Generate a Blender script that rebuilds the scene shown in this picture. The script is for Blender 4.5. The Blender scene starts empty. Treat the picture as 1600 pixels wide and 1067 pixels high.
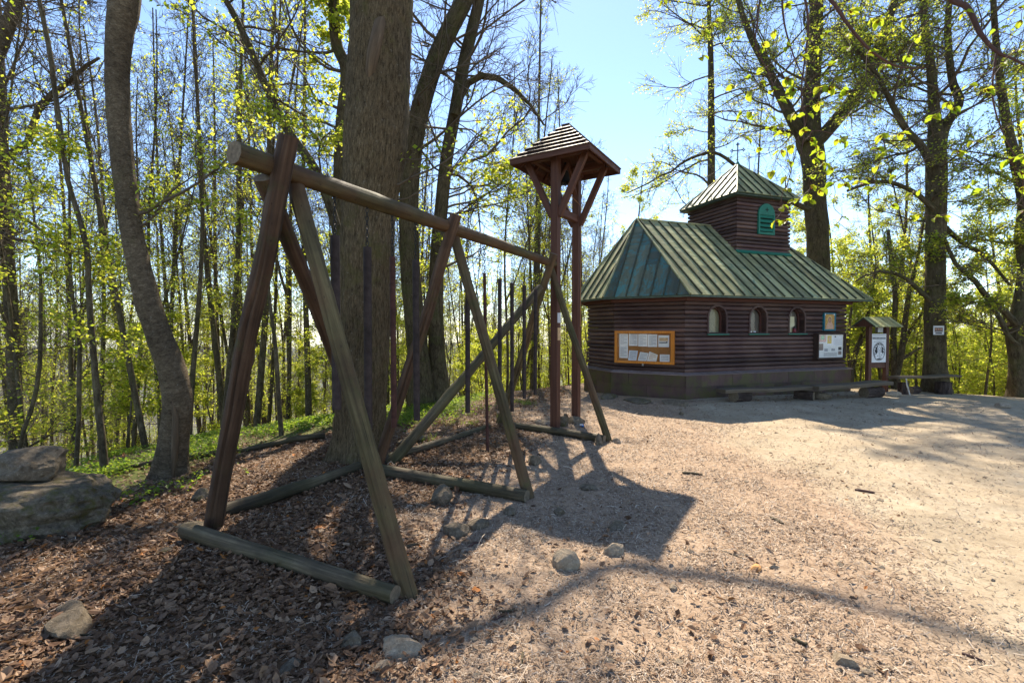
import bpy, math, random
import numpy as np
from mathutils import Vector, Matrix, noise as mnoise

# ------------------------------------------------------------------ camera, sky, sun, exposure
sc = bpy.context.scene
COL = sc.collection
F_PX, CX, HY, EYE = 750.0, 800.0, 514.0, 1.6
cam_d = bpy.data.cameras.new("camera")
cam = bpy.data.objects.new("camera", cam_d)
COL.objects.link(cam)
cam.location = (0, 0, EYE)
cam.rotation_euler = (math.radians(90 - 1.49), 0, 0)
cam_d.lens = 16.875
cam_d.sensor_width = 36
cam_d.clip_start = 0.05
cam_d.clip_end = 9000
sc.camera = cam

SUN_EL, SUN_AZ = math.radians(47.8), math.radians(2.2)      # azimuth from +Y towards +X
w = bpy.data.worlds.new("World")
sc.world = w
w.use_nodes = True
nt = w.node_tree
bg = nt.nodes["Background"]
sky = nt.nodes.new("ShaderNodeTexSky")
sky.sky_type = 'NISHITA'
sky.sun_disc = False
sky.sun_elevation = SUN_EL
sky.sun_rotation = SUN_AZ
sky.altitude = 1600
sky.air_density = 1.0
sky.dust_density = 0.2
sky.ozone_density = 1.4
nt.links.new(sky.outputs[0], bg.inputs[0])
bg.inputs[1].default_value = 0.14
sun_d = bpy.data.lights.new("sun", 'SUN')
sun_d.energy = 5.0
sun_d.angle = math.radians(0.5)
sun_d.color = (1.0, 0.89, 0.72)
sun = bpy.data.objects.new("sun", sun_d)
COL.objects.link(sun)
sdir = Vector((math.sin(SUN_AZ) * math.cos(SUN_EL), math.cos(SUN_AZ) * math.cos(SUN_EL), math.sin(SUN_EL)))
sun.rotation_euler = sdir.to_track_quat('Z', 'Y').to_euler()
sun.location = (0, 0, 30)
sc.view_settings.view_transform = 'Standard'
sc.view_settings.look = 'None'
sc.view_settings.exposure = 1.15
sc.view_settings.gamma = 1.0
sc.view_settings.use_curve_mapping = False
sc.cycles.max_bounces = 6
sc.cycles.transparent_max_bounces = 8

# ------------------------------------------------------------------ helpers
ROOT = {}                                   # object name -> world origin of its thing


def nrm(a):
    return a / np.maximum(np.linalg.norm(a, axis=-1, keepdims=True), 1e-9)


class MB:
    """collects faces, links them as one mesh object"""

    def __init__(s):
        s.V, s.n, s.F = [], 0, []

    def add(s, v, f, uv=None, m=0, r=0.5, sm=False):
        v = np.asarray(v, float).reshape(-1, 3)
        f = np.asarray(f, np.int64)
        if f.ndim == 1:
            f = f.reshape(1, -1)
        if uv is None:
            uv = np.zeros(f.shape + (2,))
        r = np.broadcast_to(np.asarray(r, float), (len(f),))
        s.F.append((f + s.n, np.asarray(uv, float), np.full(len(f), m), r, sm))
        s.V.append(v)
        s.n += len(v)

    def tube(s, pts, rad, sides=8, cap=True, m=0, mc=None, r=0.5, sm=True, disp=None):
        P = np.asarray(pts, float)
        K = len(P)
        R = np.broadcast_to(np.asarray(rad, float), (K,))
        T = nrm(np.gradient(P, axis=0))
        d = P[-1] - P[0]
        ref = np.array([0, 0, 1.0]) if abs(d[2]) < 0.8 * np.linalg.norm(d) else np.array([0, 1.0, 0])
        Nn = nrm(np.cross(T, ref))
        B = np.cross(T, Nn)
        a = np.arange(sides) * 2 * math.pi / sides
        RR = np.repeat(R[:, None], sides, 1)
        if disp is not None:
            RR = RR + disp
        V = P[:, None] + RR[..., None] * (np.cos(a)[None, :, None] * Nn[:, None] + np.sin(a)[None, :, None] * B[:, None])
        i, j = np.meshgrid(np.arange(K - 1), np.arange(sides), indexing='ij')
        j2 = (j + 1) % sides
        f = np.stack([i * sides + j, i * sides + j2, (i + 1) * sides + j2, (i + 1) * sides + j], -1).reshape(-1, 4)
        Lc = np.concatenate([[0], np.cumsum(np.linalg.norm(np.diff(P, axis=0), axis=1))]) + s.n * 0.137 % 7
        rm = float(R.mean())
        u0, u1 = j * 2 * math.pi / sides * rm, (j + 1) * 2 * math.pi / sides * rm
        uv = np.stack([np.stack([u0, Lc[i]], -1), np.stack([u1, Lc[i]], -1), np.stack([u1, Lc[i + 1]], -1), np.stack([u0, Lc[i + 1]], -1)], 2).reshape(-1, 4, 2)
        s.add(V.reshape(-1, 3), f, uv, m, r, sm)
        if cap:
            mc = m if mc is None else mc
            for k, rev in ((0, False), (K - 1, True)):
                ring = V[k]
                idx = np.arange(sides)
                if rev:
                    idx = idx[::-1]
                uvc = np.stack([np.cos(a), np.sin(a)], -1)[idx] * rm + 3
                s.add(ring, idx[::-1].reshape(1, -1), uvc[::-1].reshape(1, sides, 2), mc, r)

    def box(s, c, size, M=None, m=0, r=0.5, taper=None):
        """size along the columns of M; uv v runs along the longest edge"""
        h = np.asarray(size, float) / 2
        q = np.array([[x, y, z] for x in (-1, 1) for y in (-1, 1) for z in (-1, 1)], float) * h
        if taper is not None:
            q[q[:, 2] > 0, :2] *= taper
        M3 = np.eye(3) if M is None else np.asarray(M, float)
        f = np.array([[0, 1, 3, 2], [4, 6, 7, 5], [0, 4, 5, 1], [2, 3, 7, 6], [0, 2, 6, 4], [1, 5, 7, 3]])
        la = int(np.argmax(size))
        o = np.array([s.n * 0.317 % 5, s.n * 0.711 % 5])
        uv = np.zeros((6, 4, 2))
        for k, fa in enumerate(f):
            ax = k // 2
            oth = [x for x in range(3) if x != ax]
            v_ax = la if la in oth else oth[1]
            u_ax = [x for x in oth if x != v_ax][0]
            uv[k] = np.stack([q[fa][:, u_ax], q[fa][:, v_ax]], -1) + o
        s.add(q @ M3.T + np.asarray(c, float), f, uv, m, r)

    def beam(s, p0, p1, wd, th, up=(0, 0, 1), m=0, r=0.5):
        """box from p0 to p1, th along up, wd sideways"""
        p0, p1 = np.asarray(p0, float), np.asarray(p1, float)
        d = p1 - p0
        L = np.linalg.norm(d)
        z = d / L
        x = np.cross(np.asarray(up, float), z)
        x /= np.linalg.norm(x)
        y = np.cross(z, x)
        s.box((p0 + p1) / 2, (wd, th, L), np.stack([x, y, z], 1), m, r)

    def slab(s, poly, th, m=0, r=0.5, uvs=None):
        """planar polygon (n,3) given thickness th against its normal"""
        p = np.asarray(poly, float)
        n = len(p)
        c = np.zeros(3)
        for k in range(n):
            c += np.cross(p[k], p[(k + 1) % n])
        nn = c / np.linalg.norm(c)
        q = p - nn * th
        e = nrm(p[1] - p[0])
        g = np.cross(nn, e)
        o = np.array([s.n * 0.317 % 5, s.n * 0.711 % 5])
        uv = np.stack([p @ e, p @ g], -1) + o
        s.add(p, np.arange(n), uv[None], m, r)
        s.add(q, np.arange(n)[::-1], uv[::-1][None], m, r)
        for k in range(n):
            k2 = (k + 1) % n
            L = np.linalg.norm(p[k2] - p[k])
            s.add([p[k], q[k], q[k2], p[k2]], [0, 1, 2, 3], [[[o[0], o[1]], [o[0] + th, o[1]], [o[0] + th, o[1] + L], [o[0], o[1] + L]]], m, r)

    def build(s, name, mats, parent=None, bevel=0, label=None, kind=None):
        me = bpy.data.meshes.new(name)
        V = np.concatenate(s.V)
        org = ROOT.get(parent.name, Vector()) if parent else Vector()
        V = V - np.array(org)
        ls, st, tot, uvs, mi, rn, sm = [], [], [], [], [], [], []
        pos = 0
        for f, uv, m, r, smf in s.F:
            k = f.shape[1]
            ls.append(f.ravel())
            st.append(pos + np.arange(len(f)) * k)
            tot.append(np.full(len(f), k))
            pos += f.size
            uvs.append(uv.reshape(-1, 2))
            mi.append(m)
            rn.append(r)
            sm.append(np.full(len(f), smf))
        ls, st, tot = np.concatenate(ls), np.concatenate(st), np.concatenate(tot)
        me.vertices.add(len(V))
        me.vertices.foreach_set("co", V.astype(np.float32).ravel())
        me.loops.add(len(ls))
        me.loops.foreach_set("vertex_index", ls.astype(np.int32))
        me.polygons.add(len(st))
        me.polygons.foreach_set("loop_start", st.astype(np.int32))
        me.polygons.foreach_set("loop_total", tot.astype(np.int32))
        me.polygons.foreach_set("material_index", np.concatenate(mi).astype(np.int32))
        me.polygons.foreach_set("use_smooth", np.concatenate(sm))
        ul = me.uv_layers.new(name="UVMap")
        ul.data.foreach_set("uv", np.concatenate(uvs).astype(np.float32).ravel())
        at = me.attributes.new("rnd", 'FLOAT', 'FACE')
        at.data.foreach_set("value", np.concatenate(rn).astype(np.float32))
        me.update(calc_edges=True)
        me.validate()
        for m in (mats if isinstance(mats, (list, tuple)) else [mats]):
            me.materials.append(m)
        o = bpy.data.objects.new(name, me)
        COL.objects.link(o)
        if parent:
            o.parent = parent
        ROOT[o.name] = org
        if bevel:
            b = o.modifiers.new("bevel", 'BEVEL')
            b.width = bevel
            b.segments = 2
            b.limit_method = 'ANGLE'
        if label:
            o["label"] = label
        if kind:
            o["kind"] = kind
        return o


def tag(o, label, cat, group=None):
    o["label"] = label
    o["category"] = cat
    if group:
        o["group"] = group
    return o


def thing(name, label, cat, loc=(0, 0, 0), group=None):
    o = bpy.data.objects.new(name, None)
    o.empty_display_size = 0.2
    COL.objects.link(o)
    o.location = loc
    ROOT[o.name] = Vector(loc)
    return tag(o, label, cat, group)


def at(px, py, d):
    """where the ray through a pixel of the 1600-wide photograph is at depth d"""
    return np.array([(px - CX) / F_PX * d, d, EYE + (HY - py) / F_PX * d])


# ---- value noise in numpy
def _h(ix, iy, seed):
    n = (ix * 374761393 + iy * 668265263 + seed * 974711) & 0xFFFFFFFF
    n = ((n ^ (n >> 13)) * 1274126177) & 0xFFFFFFFF
    return ((n ^ (n >> 16)) & 0xFFFF) / 65535.0


def vnoise(x, y, seed=0):
    x, y = np.asarray(x, float), np.asarray(y, float)
    ix, iy = np.floor(x).astype(np.int64), np.floor(y).astype(np.int64)
    fx, fy = x - ix, y - iy
    fx, fy = fx * fx * (3 - 2 * fx), fy * fy * (3 - 2 * fy)
    return ((_h(ix, iy, seed) * (1 - fx) + _h(ix + 1, iy, seed) * fx) * (1 - fy) + (_h(ix, iy + 1, seed) * (1 - fx) + _h(ix + 1, iy + 1, seed) * fx) * fy) * 2 - 1


def sst(a, b, x):
    t = np.clip((x - a) / (b - a), 0, 1)
    return t * t * (3 - 2 * t)


# ---- terrain: a flat hilltop clearing that falls away beyond a crest
CREST = np.array([(-8, -8), (-6.7, 2), (-6.3, 5.5), (-5.7, 7.9), (-3.9, 10), (-0.9, 13.4), (2.3, 16.6), (8, 18.0), (12.2, 14.2), (15, 11.4), (20, 4), (20, -8)], float)
_e = np.roll(CREST, -1, 0) - CREST
_n = nrm(np.stack([-_e[:, 1], _e[:, 0]], -1))
_c = (_n * CREST).sum(1)


def crest_s(x, y):
    x, y = np.asarray(x, float), np.asarray(y, float)
    dd = x[..., None] * _n[:, 0] + y[..., None] * _n[:, 1] - _c
    k = 2.2
    m = dd.max(-1, keepdims=True)
    return (m[..., 0] + np.log(np.exp((dd - m) * k).sum(-1)) / k)


def zg(x, y):
    x, y = np.asarray(x, float), np.asarray(y, float)
    s = crest_s(x, y)
    wv = 1.1
    fall = wv * np.log1p(np.exp(np.clip(s / wv, -30, 30)))
    fall = np.where(s > 30, s, fall)
    z = -0.30 * np.minimum(fall, 330) - 0.0
    near = np.exp(-np.maximum(s, 0) / 60)
    z += 0.035 * vnoise(x / 1.7, y / 1.7, 1) * near + 0.016 * vnoise(x / 0.5, y / 0.5, 2) * near + 0.007 * vnoise(x / 0.17, y / 0.17, 3) * near
    z += 0.006 * vnoise(x / 0.07, y / 0.07, 5) * np.exp(-np.hypot(x, y) / 6)
    r = np.hypot(x, y)
    a = np.arctan2(x, y)
    z += sst(500, 1500, r) * (34 + 22 * vnoise(a * 7, r / 900, 7) + 7 * vnoise(a * 26, r / 200, 8))
    z -= sst(1800, 3200, r) * 40
    z += sst(25, 120, s) * 2.5 * vnoise(x / 30, y / 30, 9)
    return z


def gz(x, y):
    return float(zg(np.array([x]), np.array([y]))[0])

# ------------------------------------------------------------------ materials
class NT:
    def __init__(s, name):
        s.m = bpy.data.materials.new(name)
        s.m.use_nodes = True
        s.t = s.m.node_tree
        s.b = s.t.nodes["Principled BSDF"]
        s.out = s.t.nodes["Material Output"]

    def n(s, kind, **kw):
        x = s.t.nodes.new("ShaderNode" + kind)
        for k, v in kw.items():
            if k.startswith("i_"):
                x.inputs[k[2:].replace("_", " ")].default_value = v
            else:
                setattr(x, k, v)
        return x

    def l(s, a, b):
        s.t.links.new(a, b)

    def coord(s, kind, scale):
        tc = s.n("TexCoord")
        mp = s.n("Mapping")
        mp.inputs["Scale"].default_value = scale
        s.l(tc.outputs[kind], mp.inputs[0])
        return mp.outputs[0]

    def noise(s, vec, scale=1.0, detail=5, rough=0.6, dist=0.0):
        x = s.n("TexNoise")
        x.inputs["Scale"].default_value = scale
        x.inputs["Detail"].default_value = detail
        x.inputs["Roughness"].default_value = rough
        x.inputs["Distortion"].default_value = dist
        if vec is not None:
            s.l(vec, x.inputs["Vector"])
        return x.outputs["Fac"]

    def ramp(s, fac, stops):
        x = s.n("ValToRGB")
        e = x.color_ramp.elements
        while len(e) < len(stops):
            e.new(0.5)
        for k, (p, c) in enumerate(stops):
            e[k].position = p
            e[k].color = (c[0], c[1], c[2], 1)
        s.l(fac, x.inputs[0])
        return x.outputs[0]

    def mix(s, fac, a, b, blend='MIX'):
        x = s.n("Mix", data_type='RGBA', blend_type=blend)
        for sock, v in ((x.inputs[0], fac), (x.inputs[6], a), (x.inputs[7], b)):
            if hasattr(v, "is_output"):
                s.l(v, sock)
            elif isinstance(v, (int, float)):
                sock.default_value = v
            else:
                sock.default_value = (v[0], v[1], v[2], 1)
        return x.outputs[2]

    def math(s, op, a, b=0.0):
        x = s.n("Math", operation=op)
        for k, v in enumerate((a, b)):
            if hasattr(v, "is_output"):
                s.l(v, x.inputs[k])
            else:
                x.inputs[k].default_value = v
        return x.outputs[0]

    def attr(s, name):
        return s.n("Attribute", attribute_name=name)

    def bump(s, h, strength=0.4, dist=0.01):
        x = s.n("Bump")
        x.inputs["Strength"].default_value = strength
        x.inputs["Distance"].default_value = dist
        s.l(h, x.inputs["Height"])
        s.l(x.outputs[0], s.b.inputs["Normal"])

    def fin(s, col, rough=0.8, spec=0.3):
        if hasattr(col, "is_output"):
            s.l(col, s.b.inputs["Base Color"])
        else:
            s.b.inputs["Base Color"].default_value = (col[0], col[1], col[2], 1)
        s.b.inputs["Roughness"].default_value = rough
        s.b.inputs["Specular IOR Level"].default_value = spec
        return s.m


def wood(name, stops, scale=(30, 1.6, 1), moss=None, patch=None, bump=0.5, rough=0.75, rvar=0.5, moss_t=0.56, cracks=False):
    s = NT(name)
    uv = s.coord('UV', scale)
    g = s.noise(uv, 1.0, 6, 0.65, 0.4)
    c = s.ramp(g, stops)
    ob = s.coord('Object', (1, 1, 1))
    if patch:
        f = s.ramp(s.noise(ob, 1.3, 4, 0.6), [(0.42, (0, 0, 0)), (0.6, (1, 1, 1))])
        c = s.mix(f, c, s.mix(0.65, c, patch))
    if moss:
        f = s.ramp(s.noise(ob, 3.1, 6, 0.7), [(moss_t, (0, 0, 0)), (moss_t + 0.14, (1, 1, 1))])
        c = s.mix(s.math('MULTIPLY', f, 0.8), c, moss)
    if cracks:
        ck = s.ramp(s.noise(s.coord('UV', (42, 0.55, 1)), 1.0, 3, 0.55, 0.25), [(0.635, (0, 0, 0)), (0.665, (1, 1, 1))])
        kn = s.n("TexVoronoi", feature='F1')
        s.l(s.coord('UV', (4.5, 1.9, 1)), kn.inputs["Vector"])
        kf = s.ramp(kn.outputs["Distance"], [(0.05, (1, 1, 1)), (0.13, (0, 0, 0))])
        c = s.mix(s.math('MULTIPLY', ck, 0.8), c, (0.012, 0.009, 0.006))
        c = s.mix(s.math('MULTIPLY', kf, 0.7), c, (0.028, 0.017, 0.010))
        g = s.math('SUBTRACT', g, s.math('MULTIPLY', ck, 0.9))
        big = s.ramp(s.noise(ob, 1.7, 5, 0.65), [(0.35, (0.65, 0.65, 0.65)), (0.65, (1.3, 1.3, 1.3))])
        c = s.mix(1.0, c, big, 'MULTIPLY')
    v = s.math('MULTIPLY_ADD', s.attr("rnd").outputs["Fac"], rvar)
    v.node.inputs[2].default_value = 1 - rvar / 2
    c = s.mix(1.0, c, v, 'MULTIPLY')
    uvb = s.coord('UV', (scale[0] * 2.2, scale[1] * 1.4, 1))
    s.bump(s.math('ADD', g, s.noise(uvb, 1.0, 5, 0.7)), bump, 0.006)
    return s.fin(c, rough, 0.25)


def plain(name, c, rough=0.7, var=0.25, scale=6.0, bump=0.0, metal=0.0, spec=0.3):
    s = NT(name)
    ob = s.coord('Object', (1, 1, 1))
    f = s.noise(ob, scale, 5, 0.6)
    d = tuple(x * (1 - var) for x in c)
    u = tuple(min(1, x * (1 + var)) for x in c)
    col = s.ramp(f, [(0.3, d), (0.7, u)])
    if bump:
        s.bump(s.noise(ob, scale * 5, 4, 0.6), bump, 0.004)
    s.b.inputs["Metallic"].default_value = metal
    return s.fin(col, rough, spec)


def leafmat(name, stops, trans, tf=0.55, rough=0.5):
    s = NT(name)
    r = s.attr("rnd").outputs["Fac"]
    c = s.ramp(r, stops)
    s.fin(c, rough, 0.3)
    tr = s.n("BsdfTranslucent")
    s.l(s.ramp(r, trans), tr.inputs["Color"])
    mx = s.n("MixShader")
    mx.inputs[0].default_value = tf
    s.l(s.b.outputs[0], mx.inputs[1])
    s.l(tr.outputs[0], mx.inputs[2])
    s.l(mx.outputs[0], s.out.inputs["Surface"])
    return s.m


def bark(name, lo, mid, hi, scale=(26, 5, 1), moss=None, moss_t=0.55, bump=1.0, fine=70, plates=0.5):
    s = NT(name)
    uv = s.coord('UV', scale)
    nz = s.n("TexNoise")
    s.l(uv, nz.inputs["Vector"])
    nz.inputs["Scale"].default_value = 1.6
    nz.inputs["Detail"].default_value = 5
    nz.inputs["Roughness"].default_value = 0.7
    va = s.n("VectorMath", operation='MULTIPLY_ADD')
    s.l(nz.outputs["Color"], va.inputs[0])
    va.inputs[1].default_value = (2.2, 2.0, 0)
    s.l(uv, va.inputs[2])
    v = s.n("TexVoronoi", feature='F1')
    s.l(va.outputs[0], v.inputs["Vector"])
    v.inputs["Scale"].default_value = 1.0
    g = s.noise(uv, 2.4, 8, 0.75, 0.4)
    h = s.math('ADD', s.math('MULTIPLY', v.outputs["Distance"], -plates), g)
    c = s.ramp(s.math('ADD', h, 0.5 * plates), [(0.30, lo), (0.52, mid), (0.78, hi)])
    sep = s.n("SeparateColor")
    s.l(v.outputs["Color"], sep.inputs[0])
    tone = s.math('MULTIPLY_ADD', sep.outputs[0], 0.3)
    tone.node.inputs[2].default_value = 0.85
    c = s.mix(1.0, c, tone, 'MULTIPLY')
    ob = s.coord('Object', (1, 1, 1))
    big = s.ramp(s.noise(ob, 0.9, 4, 0.6), [(0.35, (0.72, 0.72, 0.72)), (0.65, (1.2, 1.2, 1.2))])
    c = s.mix(1.0, c, big, 'MULTIPLY')
    if moss:
        f = s.ramp(s.noise(ob, 2.2, 7, 0.75), [(moss_t, (0, 0, 0)), (moss_t + 0.15, (1, 1, 1))])
        c = s.mix(s.math('MULTIPLY', f, 0.7), c, moss)
    f = s.ramp(s.noise(ob, fine * 0.35, 4, 0.7), [(0.62, (0, 0, 0)), (0.7, (1, 1, 1))])
    c = s.mix(s.math('MULTIPLY', f, 0.4), c, (0.30, 0.27, 0.21))
    s.bump(h, bump, 0.02)
    return s.fin(c, 0.9, 0.15)


M = {}
# logs of the chime frame: weathered grey-green outside, reddish stain left in patches
M['log'] = wood('weathered log', [(0.25, (0.028, 0.021, 0.010)), (0.5, (0.082, 0.064, 0.028)), (0.75, (0.145, 0.118, 0.056))], (26, 1.1, 1), moss=(0.062, 0.066, 0.018), patch=(0.085, 0.04, 0.022), bump=0.9, cracks=True)
M['redlog'] = wood('stained log', [(0.25, (0.028, 0.017, 0.010)), (0.5, (0.078, 0.045, 0.027)), (0.75, (0.13, 0.083, 0.052))], (26, 1.1, 1), moss=(0.065, 0.066, 0.024), bump=0.9, moss_t=0.56, cracks=True)
M['greylog'] = wood('grey ground log', [(0.28, (0.022, 0.016, 0.009)), (0.5, (0.09, 0.067, 0.040)), (0.75, (0.22, 0.172, 0.105))], (28, 1.4, 1), patch=(0.06, 0.055, 0.02), bump=1.0, cracks=True)
M['endgrain'] = plain('sawn end', (0.17, 0.13, 0.085), 0.85, 0.4, 40, 0.4)
M['steel'] = plain('chime steel', (0.042, 0.031, 0.028), 0.65, 0.4, 14, 0.1, 0.0, 0.12)
M['rust'] = plain('rusty steel', (0.062, 0.026, 0.02), 0.7, 0.4, 20, 0.1, 0.0, 0.2)
M['stand'] = wood('brown stained timber', [(0.25, (0.055, 0.022, 0.014)), (0.5, (0.10, 0.042, 0.026)), (0.75, (0.15, 0.07, 0.045))], (26, 1.0, 1), bump=0.3, rough=0.55)
M['roofboard'] = wood('roof board', [(0.25, (0.035, 0.018, 0.012)), (0.5, (0.065, 0.035, 0.024)), (0.75, (0.105, 0.062, 0.044))], (26, 1.0, 1), bump=0.4, rough=0.6)
M['chapel_log'] = wood('brown painted log', [(0.25, (0.038, 0.020, 0.018)), (0.5, (0.072, 0.038, 0.034)), (0.78, (0.11, 0.065, 0.058))], (40, 0.8, 1), patch=(0.135, 0.082, 0.062), bump=0.5, rough=0.6, rvar=0.85)
M['core'] = plain('dark wall', (0.02, 0.013, 0.012), 0.9)
M['plinth'] = wood('brown plinth sheet', [(0.3, (0.065, 0.034, 0.029)), (0.7, (0.11, 0.062, 0.052))], (5, 2, 1), moss=(0.085, 0.078, 0.024), bump=0.2, rough=0.55, rvar=0.5, moss_t=0.44)
M['ledge'] = wood('plinth ledge', [(0.3, (0.14, 0.10, 0.095)), (0.7, (0.25, 0.20, 0.19))], (6, 2, 1), moss=(0.13, 0.12, 0.05), bump=0.2, rough=0.5)
M['green_paint'] = plain('green paint', (0.02, 0.16, 0.105), 0.5, 0.2, 20, 0.1)
M['gap_shade'] = plain('painted gap shade', (0.01, 0.012, 0.01), 0.9)  # near-black colour standing for the shade inside the louvre openings
M['fascia'] = wood('red brown fascia', [(0.3, (0.075, 0.028, 0.02)), (0.7, (0.12, 0.05, 0.036))], (20, 1, 1), bump=0.2)
M['iron'] = plain('dark iron', (0.03, 0.028, 0.027), 0.5, 0.2, 30, 0, 0.6)
M['orange_wood'] = wood('orange lacquered frame', [(0.3, (0.46, 0.14, 0.015)), (0.7, (0.66, 0.25, 0.03))], (30, 1, 1), bump=0.1, rough=0.35, rvar=0.15)
M['board_back'] = wood('hardboard', [(0.3, (0.24, 0.095, 0.022)), (0.7, (0.36, 0.16, 0.04))], (4, 4, 1), bump=0.1)
M['case_wood'] = wood('dark case wood', [(0.3, (0.03, 0.017, 0.012)), (0.7, (0.07, 0.04, 0.03))], (30, 1, 1), bump=0.2)
M['white'] = plain('white', (0.75, 0.75, 0.73), 0.6, 0.05)
M['paper'] = plain('paper', (0.72, 0.71, 0.66), 0.7, 0.06, 9)
M['paper_blue'] = plain('paper in plastic sleeve', (0.60, 0.63, 0.66), 0.25, 0.1, 9)
M['ink'] = plain('ink', (0.03, 0.03, 0.03), 0.7, 0.1)
M['greyink'] = plain('grey print', (0.33, 0.33, 0.33), 0.7, 0.25, 60)
M['tan_print'] = plain('tan print', (0.55, 0.38, 0.2), 0.6, 0.3, 30)
M['pink_print'] = plain('pink print', (0.62, 0.38, 0.33), 0.6, 0.3, 40)
M['green_print'] = plain('green print', (0.30, 0.52, 0.32), 0.6, 0.3, 40)
M['yellow_print'] = plain('yellow print', (0.62, 0.44, 0.06), 0.6, 0.3, 40)
M['photo_print'] = plain('photo print', (0.20, 0.15, 0.13), 0.5, 0.7, 60)
M['gold'] = plain('gold ground', (0.50, 0.27, 0.06), 0.5, 0.35, 25)
M['gold_light'] = plain('pale gold', (0.66, 0.43, 0.15), 0.5, 0.15, 25)
M['skin_paint'] = plain('painted flesh', (0.55, 0.27, 0.15), 0.6, 0.2, 40)
M['robe_paint'] = plain('painted robe', (0.58, 0.36, 0.24), 0.6, 0.3, 40)
M['teal'] = plain('teal border', (0.02, 0.16, 0.21), 0.5, 0.3, 30)
M['pane_fill'] = plain('whitewashed niche', (0.22, 0.21, 0.125), 0.5, 0.12, 5)
M['niche_grey'] = plain('grey niche', (0.15, 0.135, 0.105), 0.5, 0.2, 5)
M['red_glass'] = plain('red votive glass', (0.16, 0.012, 0.02), 0.2, 0.1)
M['card'] = plain('cream card', (0.66, 0.60, 0.36), 0.7, 0.1)
M['sheet_metal'] = plain('galvanised', (0.30, 0.31, 0.31), 0.4, 0.2, 12, 0, 0.5)
M['plank'] = wood('grey bench plank', [(0.25, (0.055, 0.040, 0.026)), (0.5, (0.13, 0.098, 0.066)), (0.75, (0.23, 0.18, 0.125))], (24, 1.2, 1), bump=0.6, moss=(0.10, 0.105, 0.05), moss_t=0.6)
M['stump'] = bark('stump', (0.03, 0.02, 0.016), (0.08, 0.055, 0.045), (0.14, 0.10, 0.08), (12, 4, 1))
M['birch'] = plain('pale stick', (0.55, 0.50, 0.42), 0.8, 0.4, 25)
M['blue_plastic'] = plain('blue plastic', (0.01, 0.16, 0.5), 0.3, 0.1)
M['rope'] = plain('rope', (0.32, 0.16, 0.07), 0.9, 0.2, 60)
M['orange_chip'] = plain('fresh split wood', (0.52, 0.26, 0.09), 0.8, 0.25, 30)
s_ = NT('window glass')
s_.b.inputs["Base Color"].default_value = (1, 1, 1, 1)
gl, tp, mx, fr = s_.n("BsdfGlossy"), s_.n("BsdfTransparent"), s_.n("MixShader"), s_.n("Fresnel")
gl.inputs["Roughness"].default_value = 0.03
ge = s_.n("NewGeometry"); s_.l(s_.math('MULTIPLY', s_.math('MULTIPLY', fr.outputs[0], 0.8), s_.math('SUBTRACT', 1.0, ge.outputs['Backfacing'])), mx.inputs[0]); s_.l(tp.outputs[0], mx.inputs[1]); s_.l(gl.outputs[0], mx.inputs[2])
s_.l(mx.outputs[0], s_.out.inputs["Surface"])
M['glass'] = s_.m


def roofmat(name, stops, peel, pt):
    s = NT(name)
    ob = s.coord('Object', (1, 1, 1))
    base = s.ramp(s.noise(s.coord('UV', (6, 0.8, 1)), 1.2, 7, 0.7), stops)
    f = s.ramp(s.noise(s.coord('UV', (4, 1.8, 1)), 1.5, 8, 0.78, 0.5), [(pt, (0, 0, 0)), (pt + 0.04, (1, 1, 1))])
    c = s.mix(s.math('MULTIPLY', f, 0.85), base, peel)
    f2 = s.ramp(s.noise(ob, 9, 8, 0.8, 1.0), [(0.60, (0, 0, 0)), (0.63, (1, 1, 1))])
    c = s.mix(s.math('MULTIPLY', f2, 0.85), c, (0.035, 0.036, 0.022))
    f3 = s.ramp(s.noise(ob, 1.6, 6, 0.7, 0.6), [(0.45, (0, 0, 0)), (0.62, (1, 1, 1))])
    c = s.mix(s.math('MULTIPLY', f3, 0.4), c, (0.10, 0.085, 0.045))
    f4 = s.ramp(s.noise(s.coord('UV', (9, 0.5, 1)), 1.3, 6, 0.7), [(0.52, (0, 0, 0)), (0.66, (1, 1, 1))])
    c = s.mix(s.math('MULTIPLY', f4, 0.4), c, (0.055, 0.06, 0.032))
    v = s.math('MULTIPLY_ADD', s.attr("rnd").outputs["Fac"], 0.7)
    v.node.inputs[2].default_value = 0.65
    c = s.mix(1.0, c, v, 'MULTIPLY')
    s.bump(s.noise(ob, 22, 6, 0.75), 0.3, 0.008)
    return s.fin(c, 0.5, 0.4)


M['roof'] = roofmat('weathered green roof sheet', [(0.28, (0.19, 0.185, 0.075)), (0.5, (0.36, 0.345, 0.16)), (0.74, (0.54, 0.51, 0.31))], (0.13, 0.21, 0.14), 0.56)
M['roof_teal'] = roofmat('peeling turquoise roof sheet', [(0.3, (0.055, 0.068, 0.04)), (0.5, (0.10, 0.115, 0.068)), (0.72, (0.16, 0.165, 0.10))], (0.055, 0.175, 0.165), 0.505)
M['seam'] = plain('roof seam', (0.055, 0.06, 0.034), 0.5, 0.5, 12)
M['ridge'] = plain('ridge strip', (0.06, 0.085, 0.055), 0.5, 0.5, 12)

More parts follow.
